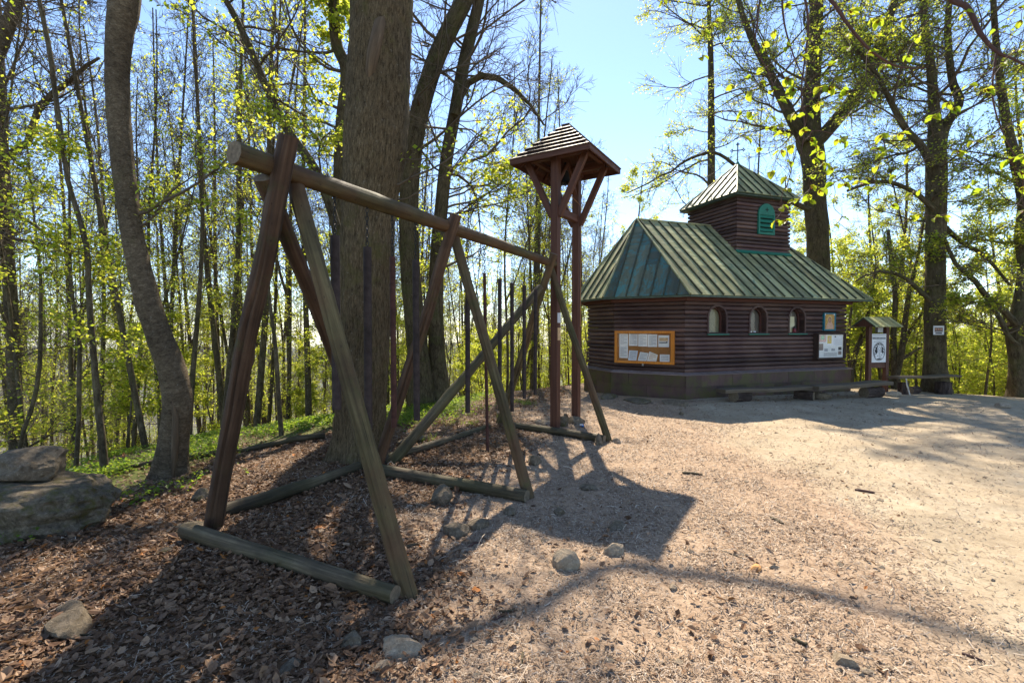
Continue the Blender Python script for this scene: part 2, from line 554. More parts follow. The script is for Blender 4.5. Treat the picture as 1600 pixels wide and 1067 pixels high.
M['bark_big'] = bark('rough scaly bark', (0.038, 0.025, 0.012), (0.135, 0.097, 0.052), (0.225, 0.166, 0.098), (62, 11, 1), moss=(0.11, 0.10, 0.028), moss_t=0.53, bump=1.0, plates=0.32)
M['bark_curve'] = bark('smooth dark bark', (0.045, 0.030, 0.017), (0.125, 0.092, 0.056), (0.23, 0.18, 0.12), (14, 24, 1), moss=(0.09, 0.085, 0.03), moss_t=0.6, bump=0.7, plates=0.2)
M['bark_beech'] = bark('grey green bark', (0.032, 0.022, 0.011), (0.090, 0.069, 0.037), (0.155, 0.125, 0.072), (24, 5, 1), moss=(0.075, 0.08, 0.022), moss_t=0.5, bump=0.8, plates=0.3)
M['bark_thin'] = bark('thin trunk bark', (0.040, 0.029, 0.017), (0.115, 0.088, 0.052), (0.21, 0.17, 0.11), (20, 6, 1), moss=(0.08, 0.085, 0.024), moss_t=0.52, bump=0.5, plates=0.25)
M['twig'] = plain('twig bark', (0.105, 0.078, 0.05), 0.85, 0.3, 3)
M['redtwig'] = plain('red brown twig', (0.085, 0.042, 0.032), 0.7, 0.3, 6)
M['scar'] = wood('bare scar wood', [(0.25, (0.04, 0.026, 0.014)), (0.5, (0.11, 0.074, 0.042)), (0.75, (0.19, 0.135, 0.08))], (30, 2, 1), bump=0.8)
M['leaf'] = leafmat('young leaf', [(0, (0.08, 0.125, 0.014)), (0.5, (0.13, 0.165, 0.018)), (1, (0.18, 0.185, 0.026))], [(0, (0.36, 0.48, 0.035)), (0.5, (0.60, 0.65, 0.05)), (1, (0.80, 0.75, 0.11))], 0.72)
M['bigleaf'] = leafmat('fresh beech leaf', [(0, (0.06, 0.10, 0.012)), (0.6, (0.10, 0.14, 0.015)), (0.85, (0.12, 0.11, 0.02)), (1, (0.13, 0.06, 0.025))], [(0, (0.30, 0.46, 0.02)), (0.75, (0.50, 0.58, 0.03)), (0.9, (0.42, 0.26, 0.04)), (1, (0.30, 0.10, 0.03))], 0.62)
M['herb'] = leafmat('ground herb', [(0, (0.05, 0.11, 0.015)), (1, (0.12, 0.16, 0.02))], [(0, (0.22, 0.40, 0.03)), (1, (0.46, 0.54, 0.05))], 0.5)
M['deadleaf'] = leafmat('dead leaf', [(0, (0.06, 0.030, 0.014)), (0.35, (0.155, 0.080, 0.040)), (0.7, (0.28, 0.165, 0.092)), (0.95, (0.42, 0.285, 0.18)), (1, (0.42, 0.15, 0.03))], [(0, (0.10, 0.05, 0.02)), (1, (0.34, 0.18, 0.08))], 0.18, 0.6)
M['straw'] = leafmat('straw and wood chips', [(0, (0.11, 0.070, 0.045)), (0.3, (0.27, 0.186, 0.125)), (0.7, (0.43, 0.325, 0.235)), (1, (0.58, 0.48, 0.37))], [(0, (0.2, 0.14, 0.1)), (1, (0.4, 0.3, 0.2))], 0.1, 0.6)


def rockmat(name, lo, hi, moss, mt):
    s = NT(name)
    ob = s.coord('Object', (1, 1, 1))
    g = s.noise(ob, 20, 12, 0.8, 0.6)
    c = s.ramp(g, [(0.36, lo), (0.64, hi)])
    sp = s.ramp(s.noise(ob, 34, 6, 0.8), [(0.56, (0, 0, 0)), (0.62, (1, 1, 1))])
    c = s.mix(s.math('MULTIPLY', sp, 0.5), c, tuple(min(1, x * 1.5) for x in hi))
    dk = s.ramp(s.noise(ob, 16, 9, 0.8, 0.6), [(0.33, (1, 1, 1)), (0.43, (0, 0, 0))])
    c = s.mix(s.math('MULTIPLY', dk, 0.75), c, tuple(x * 0.35 for x in lo))
    f = s.ramp(s.noise(ob, 6.0, 10, 0.78), [(mt, (0, 0, 0)), (mt + 0.1, (1, 1, 1))])
    c = s.mix(s.math('MULTIPLY', f, 0.85), c, moss)
    s.bump(s.math('ADD', g, s.noise(ob, 40, 8, 0.8)), 1.0, 0.02)
    return s.fin(c, 0.9, 0.2)


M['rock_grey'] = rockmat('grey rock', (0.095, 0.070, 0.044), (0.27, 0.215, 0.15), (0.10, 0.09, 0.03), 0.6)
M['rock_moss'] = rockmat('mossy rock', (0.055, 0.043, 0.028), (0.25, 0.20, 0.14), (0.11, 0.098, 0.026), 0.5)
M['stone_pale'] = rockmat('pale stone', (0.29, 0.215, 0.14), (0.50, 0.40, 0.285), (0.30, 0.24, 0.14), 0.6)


def groundmat():
    s = NT('ground')
    ob = s.coord('Object', (1, 1, 1))
    z = s.n("SeparateColor")
    s.l(s.attr("zone").outputs["Color"], z.inputs[0])
    n1 = s.noise(ob, 1.3, 7, 0.65)
    n2 = s.noise(ob, 14, 7, 0.75)
    n3 = s.noise(ob, 70, 5, 0.75)
    litter = s.ramp(n2, [(0.25, (0.05, 0.028, 0.014)), (0.5, (0.125, 0.073, 0.040)), (0.78, (0.26, 0.165, 0.098))])
    chips = s.ramp(s.math('ADD', s.math('MULTIPLY', n2, 0.5), s.math('MULTIPLY', n3, 0.5)), [(0.33, (0.15, 0.098, 0.060)), (0.5, (0.345, 0.242, 0.162)), (0.68, (0.55, 0.42, 0.30))])
    dust = s.ramp(s.math('ADD', s.math('MULTIPLY', n1, 0.5), s.math('MULTIPLY', n2, 0.5)), [(0.32, (0.25, 0.19, 0.122)), (0.52, (0.39, 0.312, 0.215)), (0.7, (0.51, 0.43, 0.32))])
    wob = s.math('MULTIPLY', s.math('SUBTRACT', n1, 0.5), 0.9)

    def edge(k):
        a = s.math('ADD', z.outputs[k], wob)
        return s.ramp(a, [(0.25, (0, 0, 0)), (0.75, (1, 1, 1))])
    c = s.mix(edge(0), litter, chips)
    c = s.mix(edge(1), c, dust)
    green = s.ramp(n2, [(0.3, (0.06, 0.085, 0.02)), (0.7, (0.14, 0.16, 0.045))])
    c = s.mix(s.math('MULTIPLY', s.ramp(s.math('ADD', z.outputs[2], s.math('MULTIPLY', s.math('SUBTRACT', n2, 0.5), 1.6)), [(0.45, (0, 0, 0)), (0.75, (1, 1, 1))]), 0.85), c, green)
    far = s.ramp(s.noise(ob, 0.02, 8, 0.7), [(0.3, (0.06, 0.065, 0.035)), (0.5, (0.12, 0.10, 0.06)), (0.7, (0.10, 0.13, 0.04))])
    d = s.n("VectorMath", operation='LENGTH')
    s.l(ob, d.inputs[0])
    c = s.mix(s.ramp(s.math('DIVIDE', d.outputs["Value"], 200.0), [(0.25, (0, 0, 0)), (0.8, (1, 1, 1))]), c, far)
    s.bump(s.math('ADD', n2, n3), 0.55, 0.012)
    return s.fin(c, 0.92, 0.12)


M['ground'] = groundmat()


# ------------------------------------------------------------------ ground
def zones(x, y):
    """chips, dust and green cover on the clearing"""
    s = crest_s(x, y)
    nz = 0.5 * vnoise(x / 1.3, y / 1.3, 21) + 0.25 * vnoise(x / 0.45, y / 0.45, 22)
    chips = sst(-0.8, 0.6, x - (-1.15 + 0.19 * y) + nz)
    dust = sst(-0.3, 2.3, x - (1.0 + 0.16 * y) + nz * 1.4)
    green = sst(-2.7, -0.8, s + nz) * (1 - sst(1.5, 0.0, -x + 0.0 * y)) * (1 - sst(5, 12, s) * 0.6)
    return chips, dust, np.clip(green, 0, 1)


def make_ground():
    view = np.radians(np.arange(-62, 62.01, 0.36))
    rest = np.radians(np.arange(66, 295, 4.0))
    ang = np.concatenate([view, rest])
    rad = np.concatenate([[0.15], 0.6 * 1.0165 ** np.arange(0, 560)])
    rad = rad[rad < 3200]
    A, R = np.meshgrid(ang, rad, indexing='xy')
    X, Y = R * np.sin(A), R * np.cos(A)
    Z = zg(X, Y)
    nr, na = X.shape
    i, j = np.meshgrid(np.arange(nr - 1), np.arange(na), indexing='ij')
    j2 = (j + 1) % na
    f = np.stack([i * na + j, (i + 1) * na + j, (i + 1) * na + j2, i * na + j2], -1).reshape(-1, 4)
    f = f[:, ::-1]
    mb = MB()
    mb.add(np.stack([X, Y, Z], -1), f, sm=True)
    mb.add(np.stack([X[0], Y[0], Z[0]], -1), np.arange(na)[::-1])
    o = mb.build("ground", M['ground'], kind="structure")
    c, d, g = zones(X.ravel(), Y.ravel())
    me = o.data
    col = np.ones((len(me.vertices), 4), np.float32)
    n = X.size
    col[:n, 0], col[:n, 1], col[:n, 2] = c, d, g
    a = me.attributes.new("zone", 'FLOAT_COLOR', 'POINT')
    a.data.foreach_set("color", col.ravel())


make_ground()

# ------------------------------------------------------------------ the wooden chapel
CO = np.array([3.88, 10.70, 0.0])
AX = np.array([0.9397, 0.3420, 0.0])
PR = np.array([-0.3420, 0.9397, 0.0])
UZ = np.array([0, 0, 1.0])
CL, CW = 5.29, 4.10


def C(u, v, z):
    return CO + AX * u + PR * v + UZ * z


def offset_poly(poly, d):
    """offset a counter-clockwise polygon outwards by d"""
    P = np.asarray(poly, float)
    n = len(P)
    out = []
    for k in range(n):
        a, b, c = P[k - 1], P[k], P[(k + 1) % n]
        e1, e2 = nrm(b - a), nrm(c - b)
        n1, n2 = np.array([e1[1], -e1[0]]), np.array([e2[1], -e2[0]])
        m = (n1 + n2) / (1 + n1 @ n2)
        out.append(b + m * d)
    return np.array(out)


FOOT = np.array([(0, 0), (CL, 0), (CL, CW), (0, CW), (-1.071, 2.729), (-1.071, 1.371)])   # ccw in (u, v)
WALL = offset_poly(FOOT, -0.10)
EAVE = offset_poly(FOOT, 0.30)

chapel = thing("chapel", "small dark brown log chapel with a green sheet metal roof and a square bell turret", "chapel", tuple(C(2.5, 2, 0)))
rng = np.random.default_rng(11)

# plinth of flat sheets, each sheet its own piece
mb = MB()
core = offset_poly(FOOT, -0.02)
mb.slab([C(u, v, 0.56) for u, v in core], 0.70)
plinth = mb.build("plinth", M['core'], chapel)
for k in range(6):
    a, b = FOOT[k], FOOT[(k + 1) % 6]
    L = np.linalg.norm(b - a)
    e = (b - a) / L
    nout = np.array([e[1], -e[0]])
    nseg = max(1, int(round(L / 0.86)))
    for row, (z0, z1) in enumerate(((-0.12, 0.285), (0.289, 0.565))):
        if k in (2, 3) and row == 0:
            continue
        for q in range(nseg):
            sft = 0.5 * (row % 2)
            t0, t1 = max(0, (q - sft) / nseg), min(1, (q + 1 - sft) / nseg)
            if q == nseg - 1:
                t1 = 1
            p0, p1 = a + e * (t0 * L + 0.003), a + e * (t1 * L - 0.003)
            out = nout * (0.004 * row + rng.uniform(0, 0.004))
            poly = [C(*(p0 + out), z0), C(*(p1 + out), z0), C(*(p1 + out), z1), C(*(p0 + out), z1)]
            m2 = MB()
            m2.slab(poly, 0.02, r=rng.random())
            m2.build("plinth_panel", M['plinth'], plinth)
    # sloping ledge
    oo, ii = offset_poly(FOOT, 0.03), offset_poly(FOOT, -0.16)
    k2 = (k + 1) % 6
    m2 = MB()
    m2.slab([C(*oo[k], 0.572), C(*oo[k2], 0.572), C(*ii[k2], 0.635), C(*ii[k], 0.635)], 0.022, r=rng.random())
    m2.build("ledge", M['ledge'], plinth)

# inner wall behind the logs
mb = MB()
inn = offset_poly(FOOT, -0.36)
mb.slab([C(u, v, 2.30) for u, v in inn], 1.75)
mb.build("inner_wall", M['core'], chapel)

WIN = [(0.955, 0.25), (2.19, 0.25), (3.45, 0.25)]       # centre, half width of the openings
W0, WS = 1.49, 1.87                                       # sill, spring line


def log_piece(name, A0, B0, n2, z0, z1, depth, parent, frame=C, cut=(0, 0), back_mitre=(0, 0)):
    """half round log from A0 to B0 in plan, bulging along n2"""
    mbk = MB()
    h = z1 - z0
    zz = [z0 + 0.004, z0 + 0.012, z0 + h * 0.3, z0 + h * 0.5, z0 + h * 0.72, z1 - 0.010, z1 - 0.002]
    oo = [-0.030, -0.004, 0.014, 0.018, 0.015, -0.002, -0.030]
    prof = list(zip(oo, zz)) + [(-depth, z1 - 0.002), (-depth, z0 + 0.004)]
    e = nrm(np.asarray(B0) - np.asarray(A0))
    K = 5 if np.linalg.norm(np.asarray(B0) - np.asarray(A0)) > 1 else 2
    L = np.linalg.norm(np.asarray(B0) - np.asarray(A0))
    jig = rng.normal(0, 0.0035, (K, 2))
    Vv, uv = [], []
    for q in range(K):
        t = q / (K - 1)
        for (o_, z_) in prof:
            p = np.asarray(A0) + e * (t * L)
            if q == 0:
                p = p - e * (o_ * back_mitre[0])
            if q == K - 1:
                p = p + e * (o_ * back_mitre[1])
            p = p + np.asarray(n2) * (o_ + (jig[q, 0] if o_ > -0.05 else 0))
            Vv.append(frame(p[0], p[1], z_ + jig[q, 1] * 0.4))
    n = len(prof)
    cs = np.concatenate([[0], np.cumsum([math.hypot(prof[i + 1][0] - prof[i][0], prof[i + 1][1] - prof[i][1]) for i in range(n - 1)]), [0.5]])
    o2 = rng.uniform(0, 9, 2)
    F, U = [], []
    for q in range(K - 1):
        for i in range(n):
            i2 = (i + 1) % n
            F.append([q * n + i2, q * n + i, (q + 1) * n + i, (q + 1) * n + i2])
            a_, b_ = q * L / (K - 1), (q + 1) * L / (K - 1)
            U.append([[cs[i + 1] + o2[0], a_ + o2[1]], [cs[i] + o2[0], a_ + o2[1]], [cs[i] + o2[0], b_ + o2[1]], [cs[i + 1] + o2[0], b_ + o2[1]]])
    rr = rng.random()
    mbk.add(Vv, F, U, 0, rr)
    mbk.add(Vv[:n], np.arange(n), None, 0, rr)
    mbk.add(Vv[-n:], np.arange(n)[::-1], None, 0, rr)
    return mbk.build(name, M['chapel_log'], parent)


NC = 17
ZL0, ZL1 = 0.60, 2.34
ch = (ZL1 - ZL0) / NC
for k in range(6):
    if k == 2:
        continue
    a, b = WALL[k], WALL[(k + 1) % 6]
    e = nrm(b - a)
    nout = np.array([e[1], -e[0]])
    L = np.linalg.norm(b - a)
    prv, nxt = nrm(a - WALL[k - 1]), nrm(WALL[(k + 2) % 6] - b)
    tan0 = math.tan(math.acos(np.clip(prv @ e, -1, 1)) / 2)
    tan1 = math.tan(math.acos(np.clip(nxt @ e, -1, 1)) / 2)
    for c in range(NC):
        z0 = ZL0 + c * ch
        zm = z0 + ch / 2
        spans = [(0, L, tan0, tan1)]
        if k == 0:
            for wc, hw in WIN:
                wc = wc - a[0]
                if W0 - 0.02 < zm < WS:
                    x = hw
                elif WS <= zm < WS + hw:
                    x = math.sqrt(hw * hw - (zm - WS) ** 2)
                else:
                    continue
                nsp = []
                for s0, s1, m0, m1 in spans:
                    if s0 < wc - x and s1 > wc + x:
                        nsp += [(s0, wc - x, m0, 0), (wc + x, s1, 0, m1)]
                    else:
                        nsp.append((s0, s1, m0, m1))
                spans = nsp
        for s0, s1, m0, m1 in spans:
            log_piece("log", a + e * s0, a + e * s1, nout, z0, z0 + ch, 0.2, chapel, back_mitre=(m0, m1))

# windows: arch trim, niche back, sill, glass
for qi, (wc, hw) in enumerate(WIN):
    vw = WALL[0][1]
    arc = [(-hw, W0), (-hw, WS)] + [(-hw * math.cos(t), WS + hw * math.sin(t)) for t in np.linspace(0.2, math.pi - 0.2, 11)] + [(hw, WS), (hw, W0)]
    mb = MB()
    o = lambda f: [(x * (1 + f / hw), WS + (z - WS) * (1 + f / hw) if z > WS else z) for x, z in arc]
    ou = o(0.045)
    fr, bk = vw - 0.035, vw + 0.06
    for i in range(len(arc) - 1):
        q = [C(wc + ou[i][0], fr, ou[i][1]), C(wc + ou[i + 1][0], fr, ou[i + 1][1]), C(wc + arc[i + 1][0], fr, arc[i + 1][1]), C(wc + arc[i][0], fr, arc[i][1])]
        mb.add(q, [0, 1, 2, 3], None, 0, 0.5)
        q = [C(wc + ou[i][0], fr, ou[i][1]), C(wc + ou[i][0], bk, ou[i][1]), C(wc + ou[i + 1][0], bk, ou[i + 1][1]), C(wc + ou[i + 1][0], fr, ou[i + 1][1])]
        mb.add(q, [0, 1, 2, 3], None, 0, 0.5)
        b2 = vw + 0.20
        q = [C(wc + arc[i][0], fr, arc[i][1]), C(wc + arc[i + 1][0], fr, arc[i + 1][1]), C(wc + arc[i + 1][0], b2, arc[i + 1][1]), C(wc + arc[i][0], b2, arc[i][1])]
        mb.add(q, [0, 1, 2, 3], None, 0, 0.5)
    win = mb.build("window", M['chapel_log'], chapel)
    mb = MB()
    mb.slab([C(wc + x * 1.01, vw + 0.185, z) for x, z in arc][::-1], 0.02)
    mb.build("niche_back", M['pane_fill'] if qi == 0 else M['niche_grey'], win)
    mb = MB()
    inner = [(x * 0.86, WS + (z - WS) * 0.86 if z > WS else z + 0.02) for x, z in arc]
    for i in range(len(arc) - 1):
        q = [C(wc + arc[i][0], vw + 0.12, arc[i][1]), C(wc + arc[i + 1][0], vw + 0.12, arc[i + 1][1]), C(wc + inner[i + 1][0], vw + 0.12, inner[i + 1][1]), C(wc + inner[i][0], vw + 0.12, inner[i][1])]
        mb.add(q, [0, 1, 2, 3], None, 0, 0.5)
        q = [C(wc + inner[i][0], vw + 0.12, inner[i][1]), C(wc + inner[i + 1][0], vw + 0.12, inner[i + 1][1]), C(wc + inner[i + 1][0], vw + 0.16, inner[i + 1][1]), C(wc + inner[i][0], vw + 0.16, inner[i][1])]
        mb.add(q, [0, 1, 2, 3], None, 0, 0.5)
    mb.build("sash", M['fascia'], win)
    mb = MB()
    mb.slab([C(wc + x * 0.99, vw + 0.14, z) for x, z in arc][::-1], 0.004)
    mb.build("glass_pane", M['glass'], win)
    mb = MB()
    mb.slab([C(wc - hw - 0.05, vw - 0.06, W0 - 0.004), C(wc + hw + 0.07, vw - 0.06, W0 - 0.004), C(wc + hw + 0.07, vw + 0.18, W0 + 0.006), C(wc - hw - 0.05, vw + 0.18, W0 + 0.006)], 0.025)
    mb.build("sill", M['green_paint'], win)

# soffit and fascia
mb = MB()
mb.slab([C(u, v, 2.318) for u, v in offset_poly(FOOT, 0.27)], 0.015)
mb.build("soffit", M['fascia'], chapel)
for k in range(6):
    e0, e1 = offset_poly(FOOT, 0.0)[k], offset_poly(FOOT, 0.0)[(k + 1) % 6]
    mb = MB()
    mb.beam(C(*e0, 2.27), C(*e1, 2.27), 0.03, 0.085)
    mb.build("frieze_board", M['fascia'], chapel)

# roof: standing seam strips on each slope
ZE, ZR = 2.335, 4.45
R0 = C(0.09, 2.05, ZR)
R1 = C(4.45, 2.05, ZR)
E = [C(u, v, ZE) for u, v in EAVE]


def clip_half(poly, f):
    out = []
    for i in range(len(poly)):
        a, b = poly[i], poly[(i + 1) % len(poly)]
        fa, fb = f(a), f(b)
        if fa >= 0:
            out.append(a)
        if fa * fb < 0:
            out.append(a + (b - a) * (fa / (fa - fb)))
    return out


def seam_roof(poly, parent, width, rng, joints=True, thick=0.012, mat='roof'):
    P = [np.asarray(p, float) for p in poly]
    e = nrm(P[1] - P[0])
    nn = np.cross(P[1] - P[0], P[2] - P[0])
    nn = nn / np.linalg.norm(nn)
    g = np.cross(nn, e)
    loc = [np.array([(p - P[0]) @ e, (p - P[0]) @ g]) for p in P]
    x0, x1 = min(q[0] for q in loc), max(q[0] for q in loc)
    n = max(1, int(round((x1 - x0) / width)))
    w_ = (x1 - x0) / n
    for k in range(n):
        a, b = x0 + k * w_, x0 + (k + 1) * w_
        strip = clip_half(clip_half(loc, lambda q: q[0] - a - 0.003), lambda q: b - 0.003 - q[0])
        if len(strip) < 3:
            continue
        gm = max(q[1] for q in strip)
        cuts = [0.0, gm + 1]
        if joints and gm > 1.4:
            cuts = [0.0, (1.05 if k % 2 else 1.75) + rng.uniform(-0.1, 0.1), gm + 1]
        for c in range(len(cuts) - 1):
            piece = clip_half(clip_half(strip, lambda q: q[1] - cuts[c] + (1 if c == 0 else 0)), lambda q: cuts[c + 1] + 0.01 - q[1])
            if len(piece) < 3:
                continue
            lift = thick + 0.004 * (c == 0) + rng.uniform(0, 0.003)
            poly3 = [P[0] + e * q[0] + g * q[1] + nn * lift for q in piece]
            m2 = MB()
            m2.slab(poly3, thick * 0.8, r=rng.random())
            m2.build("roof_panel", M[mat], parent)
        if k:
            line = clip_half(clip_half(loc, lambda q: q[0] - a + 0.012), lambda q: a + 0.012 - q[0])
            if len(line) >= 3:
                lo, hi = min(q[1] for q in line), max(q[1] for q in line)
                if hi - lo > 0.08:
                    m2 = MB()
                    m2.beam(P[0] + e * a + g * (lo + 0.01) + nn * (thick + 0.016), P[0] + e * a + g * (hi - 0.03) + nn * (thick + 0.016), 0.026, 0.045, nn, r=rng.random())
                    m2.build("seam", M['seam'], parent)


mb = MB()
facets = [[E[0], E[1], R1, R0], [E[1], E[2], R1], [E[2], E[3], R0, R1], [E[3], E[4], R0], [E[4], E[5], R0], [E[5], E[0], R0]]
for f in facets:
    mb.slab(f, 0.03)
roof = mb.build("roof", M['ridge'], chapel)
for k, f in enumerate(facets):
    if k == 2:
        continue
    seam_roof(f, roof, 0.30, rng, mat='roof_teal' if k == 5 else 'roof')
for p, q in ((E[0], R0), (E[5], R0), (E[4], R0), (E[1], R1), (E[2], R1), (R0, R1)):
    mb = MB()
    d = nrm(q - p)
    mb.tube([p + UZ * 0.03 - d * 0.01, (p + q) / 2 + UZ * 0.032, q + UZ * 0.03], 0.028, 6)
    mb.build("hip_strip", M['roof'], roof)
for k in (5, 0, 1, 4):
    mb = MB()
    mb.beam(E[k] - UZ * 0.02, E[(k + 1) % 6] - UZ * 0.02, 0.02, 0.035)
    mb.build("eave_strip", M['ridge'], roof)

# bell turret
TS = 1.85
TCu, TCv = 0.09 + 3.37, 2.05
tq = [(TCu - TS / 2, TCv - TS / 2), (TCu + TS / 2, TCv - TS / 2), (TCu + TS / 2, TCv + TS / 2), (TCu - TS / 2, TCv + TS / 2)]
mb = MB()
ti = offset_poly(np.array(tq), -0.1)
mb.slab([C(u, v, 5.06) for u, v in ti], 1.7)
turret = mb.build("turret", M['core'], chapel)
NT_ = 17
zt0, zt1 = 3.44, 5.14
for k in range(4):
    a, b = np.array(tq[k]), np.array(tq[(k + 1) % 4])
    e = nrm(b - a)
    nout = np.array([e[1], -e[0]])
    for c in range(NT_):
        z0 = zt0 + c * (zt1 - zt0) / NT_
        log_piece("turret_log", a, b, nout, z0, z0 + (zt1 - zt0) / NT_, 0.1, turret, back_mitre=(1, 1))
mb = MB()
mb.slab([C(tq[0][0] - 0.03, tq[0][1] - 0.10, 3.60), C(tq[1][0] + 0.03, tq[0][1] - 0.10, 3.60), C(tq[1][0] + 0.03, tq[0][1] - 0.012, 3.68), C(tq[0][0] - 0.03, tq[0][1] - 0.012, 3.68)], 0.03)
mb.build("flashing", M['green_paint'], turret)
te = offset_poly(np.array(tq), 0.18)
TE = [C(u, v, 5.115) for u, v in te]
TA = C(TCu, TCv, 6.27)
mb = MB()
for k in range(4):
    mb.slab([TE[k], TE[(k + 1) % 4], TA], 0.025)
mb.slab([p - UZ * 0.03 for p in TE], 0.02)
troof = mb.build("turret_roof", M['ridge'], chapel)
for k in range(4):
    seam_roof([TE[k], TE[(k + 1) % 4], TA], troof, 0.27, rng, joints=False)
    mb = MB()
    mb.tube([TE[k] + UZ * 0.03, TA + UZ * 0.03], 0.025, 6)
    mb.build("hip_strip", M['roof'], troof)
mb = MB()
mb.tube([TA - UZ * 0.05, TA + UZ * 0.05, TA + UZ * 0.10], [0.09, 0.05, 0.02], 8)
mb.build("finial_cap", M['green_paint'], troof)
# metal cross with trefoil ends
mb = MB()
cz = TA + UZ * 0.05
mb.tube([cz, cz + UZ * 0.56], 0.016, 6)
arm = cz + UZ * 0.36
ca = nrm(AX * 0.75 - PR * 0.6)
mb.tube([arm - ca * 0.15, arm + ca * 0.15], 0.014, 6)
for tip, d1 in ((arm - ca * 0.15, ca), (arm + ca * 0.15, ca), (cz + UZ * 0.53, ca)):
    for s1, s2 in ((0.03, 0), (-0.03, 0), (0, 0.035), (0, -0.035)):
        p = tip + d1 * s1 + UZ * s2
        mb.tube([p - UZ * 0.012, p + UZ * 0.012], 0.02, 6)
mb.build("cross", M['iron'], chapel)

# green louvre with an arched head and a small cross, its cut drawn as dark slabs for shade
lu0, lu1, lz0, lz1 = 0.68, 1.25, 4.12, 4.94
fu = tq[0][0]
fv = tq[0][1] - 0.035
hw = (lu1 - lu0) / 2
uc = fu + (lu0 + lu1) / 2
zs = lz1 - hw
pl = [(uc - hw, zs - 0.02), (uc + hw, zs - 0.02)] + [(uc + hw * math.cos(t), zs + hw * math.sin(t)) for t in np.linspace(0, math.pi, 15)]
mb = MB()
mb.slab([C(u, fv - 0.03, z) for u, z in pl], 0.05)
louvre = mb.build("louvre", M['green_paint'], chapel)
for nm, (u0, u1, z0, z1) in (("louvre_stile", (uc - hw, uc - hw + 0.055, lz0, zs - 0.022)), ("louvre_stile", (uc + hw - 0.055, uc + hw, lz0, zs - 0.022)), ("louvre_rail", (uc - hw + 0.057, uc + hw - 0.057, lz0, lz0 + 0.06))):
    mb = MB()
    mb.slab([C(u0, fv - 0.032, z0), C(u1, fv - 0.032, z0), C(u1, fv - 0.032, z1), C(u0, fv - 0.032, z1)], 0.05)
    mb.build(nm, M['green_paint'], louvre)
for k in range(4):
    z = lz0 + 0.085 + k * (zs - lz0 - 0.07) / 4
    mb = MB()
    mb.slab([C(uc - hw + 0.057, fv - 0.045, z), C(uc + hw - 0.057, fv - 0.045, z), C(uc + hw - 0.057, fv - 0.0, z + 0.085), C(uc - hw + 0.057, fv - 0.0, z + 0.085)], 0.014)
    mb.build("louvre_slat", M['green_paint'], louvre)
mb = MB()
mb.slab([C(uc - hw + 0.05, fv + 0.012, lz0), C(uc + hw - 0.05, fv + 0.012, lz0), C(uc + hw - 0.05, fv + 0.012, zs), C(uc - hw + 0.05, fv + 0.012, zs)], 0.01)
mb.build("louvre_gap_shade", M['gap_shade'], louvre)  # dark sheet behind the slats, shade of the gaps put into its colour
mb = MB()
zc = zs + hw * 0.42
for (u0, u1, z0, z1) in ((-0.055, 0.055, -0.012, 0.012), (-0.012, 0.012, 0.0125, 0.055), (-0.012, 0.012, -0.055, -0.0125)):
    mb.slab([C(uc + u0, fv - 0.033, zc + z0), C(uc + u1, fv - 0.033, zc + z0), C(uc + u1, fv - 0.033, zc + z1), C(uc + u0, fv - 0.033, zc + z1)], 0.004)
mb.build("cross_cut_shade", M['gap_shade'], louvre)  # no hole here: dark slabs on the face paint the shade of a cut cross
# little things in the niches
vw = WALL[0][1]
for k, u in enumerate((2.03, 2.16)):
    mb = MB()
    p = C(u, vw + 0.06, W0 + 0.011)
    mb.tube([p, p + UZ * 0.045, p + UZ * 0.05], [0.026, 0.026, 0.012], 10)
    tag(mb.build("tea_light", M['white']), "small white tea light at the %s of the middle arched niche" % ("outer edge" if k == 0 else "centre"), "tea light", "tea lights in the chapel niche")
t = thing("grave_lantern", "dark red glass votive lantern standing in the third arched niche", "lantern", tuple(C(3.45, vw + 0.05, W0 + 0.011)))
mb = MB(); p = C(3.45, vw + 0.05, W0 + 0.011)
mb.tube([p, p + UZ * 0.03, p + UZ * 0.10, p + UZ * 0.115], [0.035, 0.046, 0.042, 0.034], 12)
mb.build("glass_body", M['red_glass'], t)
mb = MB(); mb.tube([p + UZ * 0.117, p + UZ * 0.135, p + UZ * 0.17], [0.042, 0.04, 0.008], 12)
mb.build("lid", M['iron'], t)
mb = MB()
mb.slab([C(3.25, vw + 0.10, W0 + 0.012), C(3.52, vw + 0.10, W0 + 0.012), C(3.52, vw + 0.117, W0 + 0.42), C(3.25, vw + 0.117, W0 + 0.42)], 0.006)
tag(mb.build("cream_card", M['card']), "tall cream card leaning in the third niche behind the red lantern", "card")


# ---- flat panels fixed on a wall: local frame (right, up, out)
class Panel:
    def __init__(s, origin, right, out):
        s.o, s.r, s.n = np.asarray(origin, float), nrm(np.asarray(right, float)), nrm(np.asarray(out, float))

    def p(s, x, y, d):
        return s.o + s.r * x + UZ * y + s.n * d

    def rect(s, mb, x0, x1, y0, y1, d, th, m=0, r=0.5):
        mb.slab([s.p(x0, y0, d), s.p(x1, y0, d), s.p(x1, y1, d), s.p(x0, y1, d)], th, m, r)

    def quad(s, mb, pts, d, th, m=0):
        mb.slab([s.p(x, y, d) for x, y in pts], th, m)


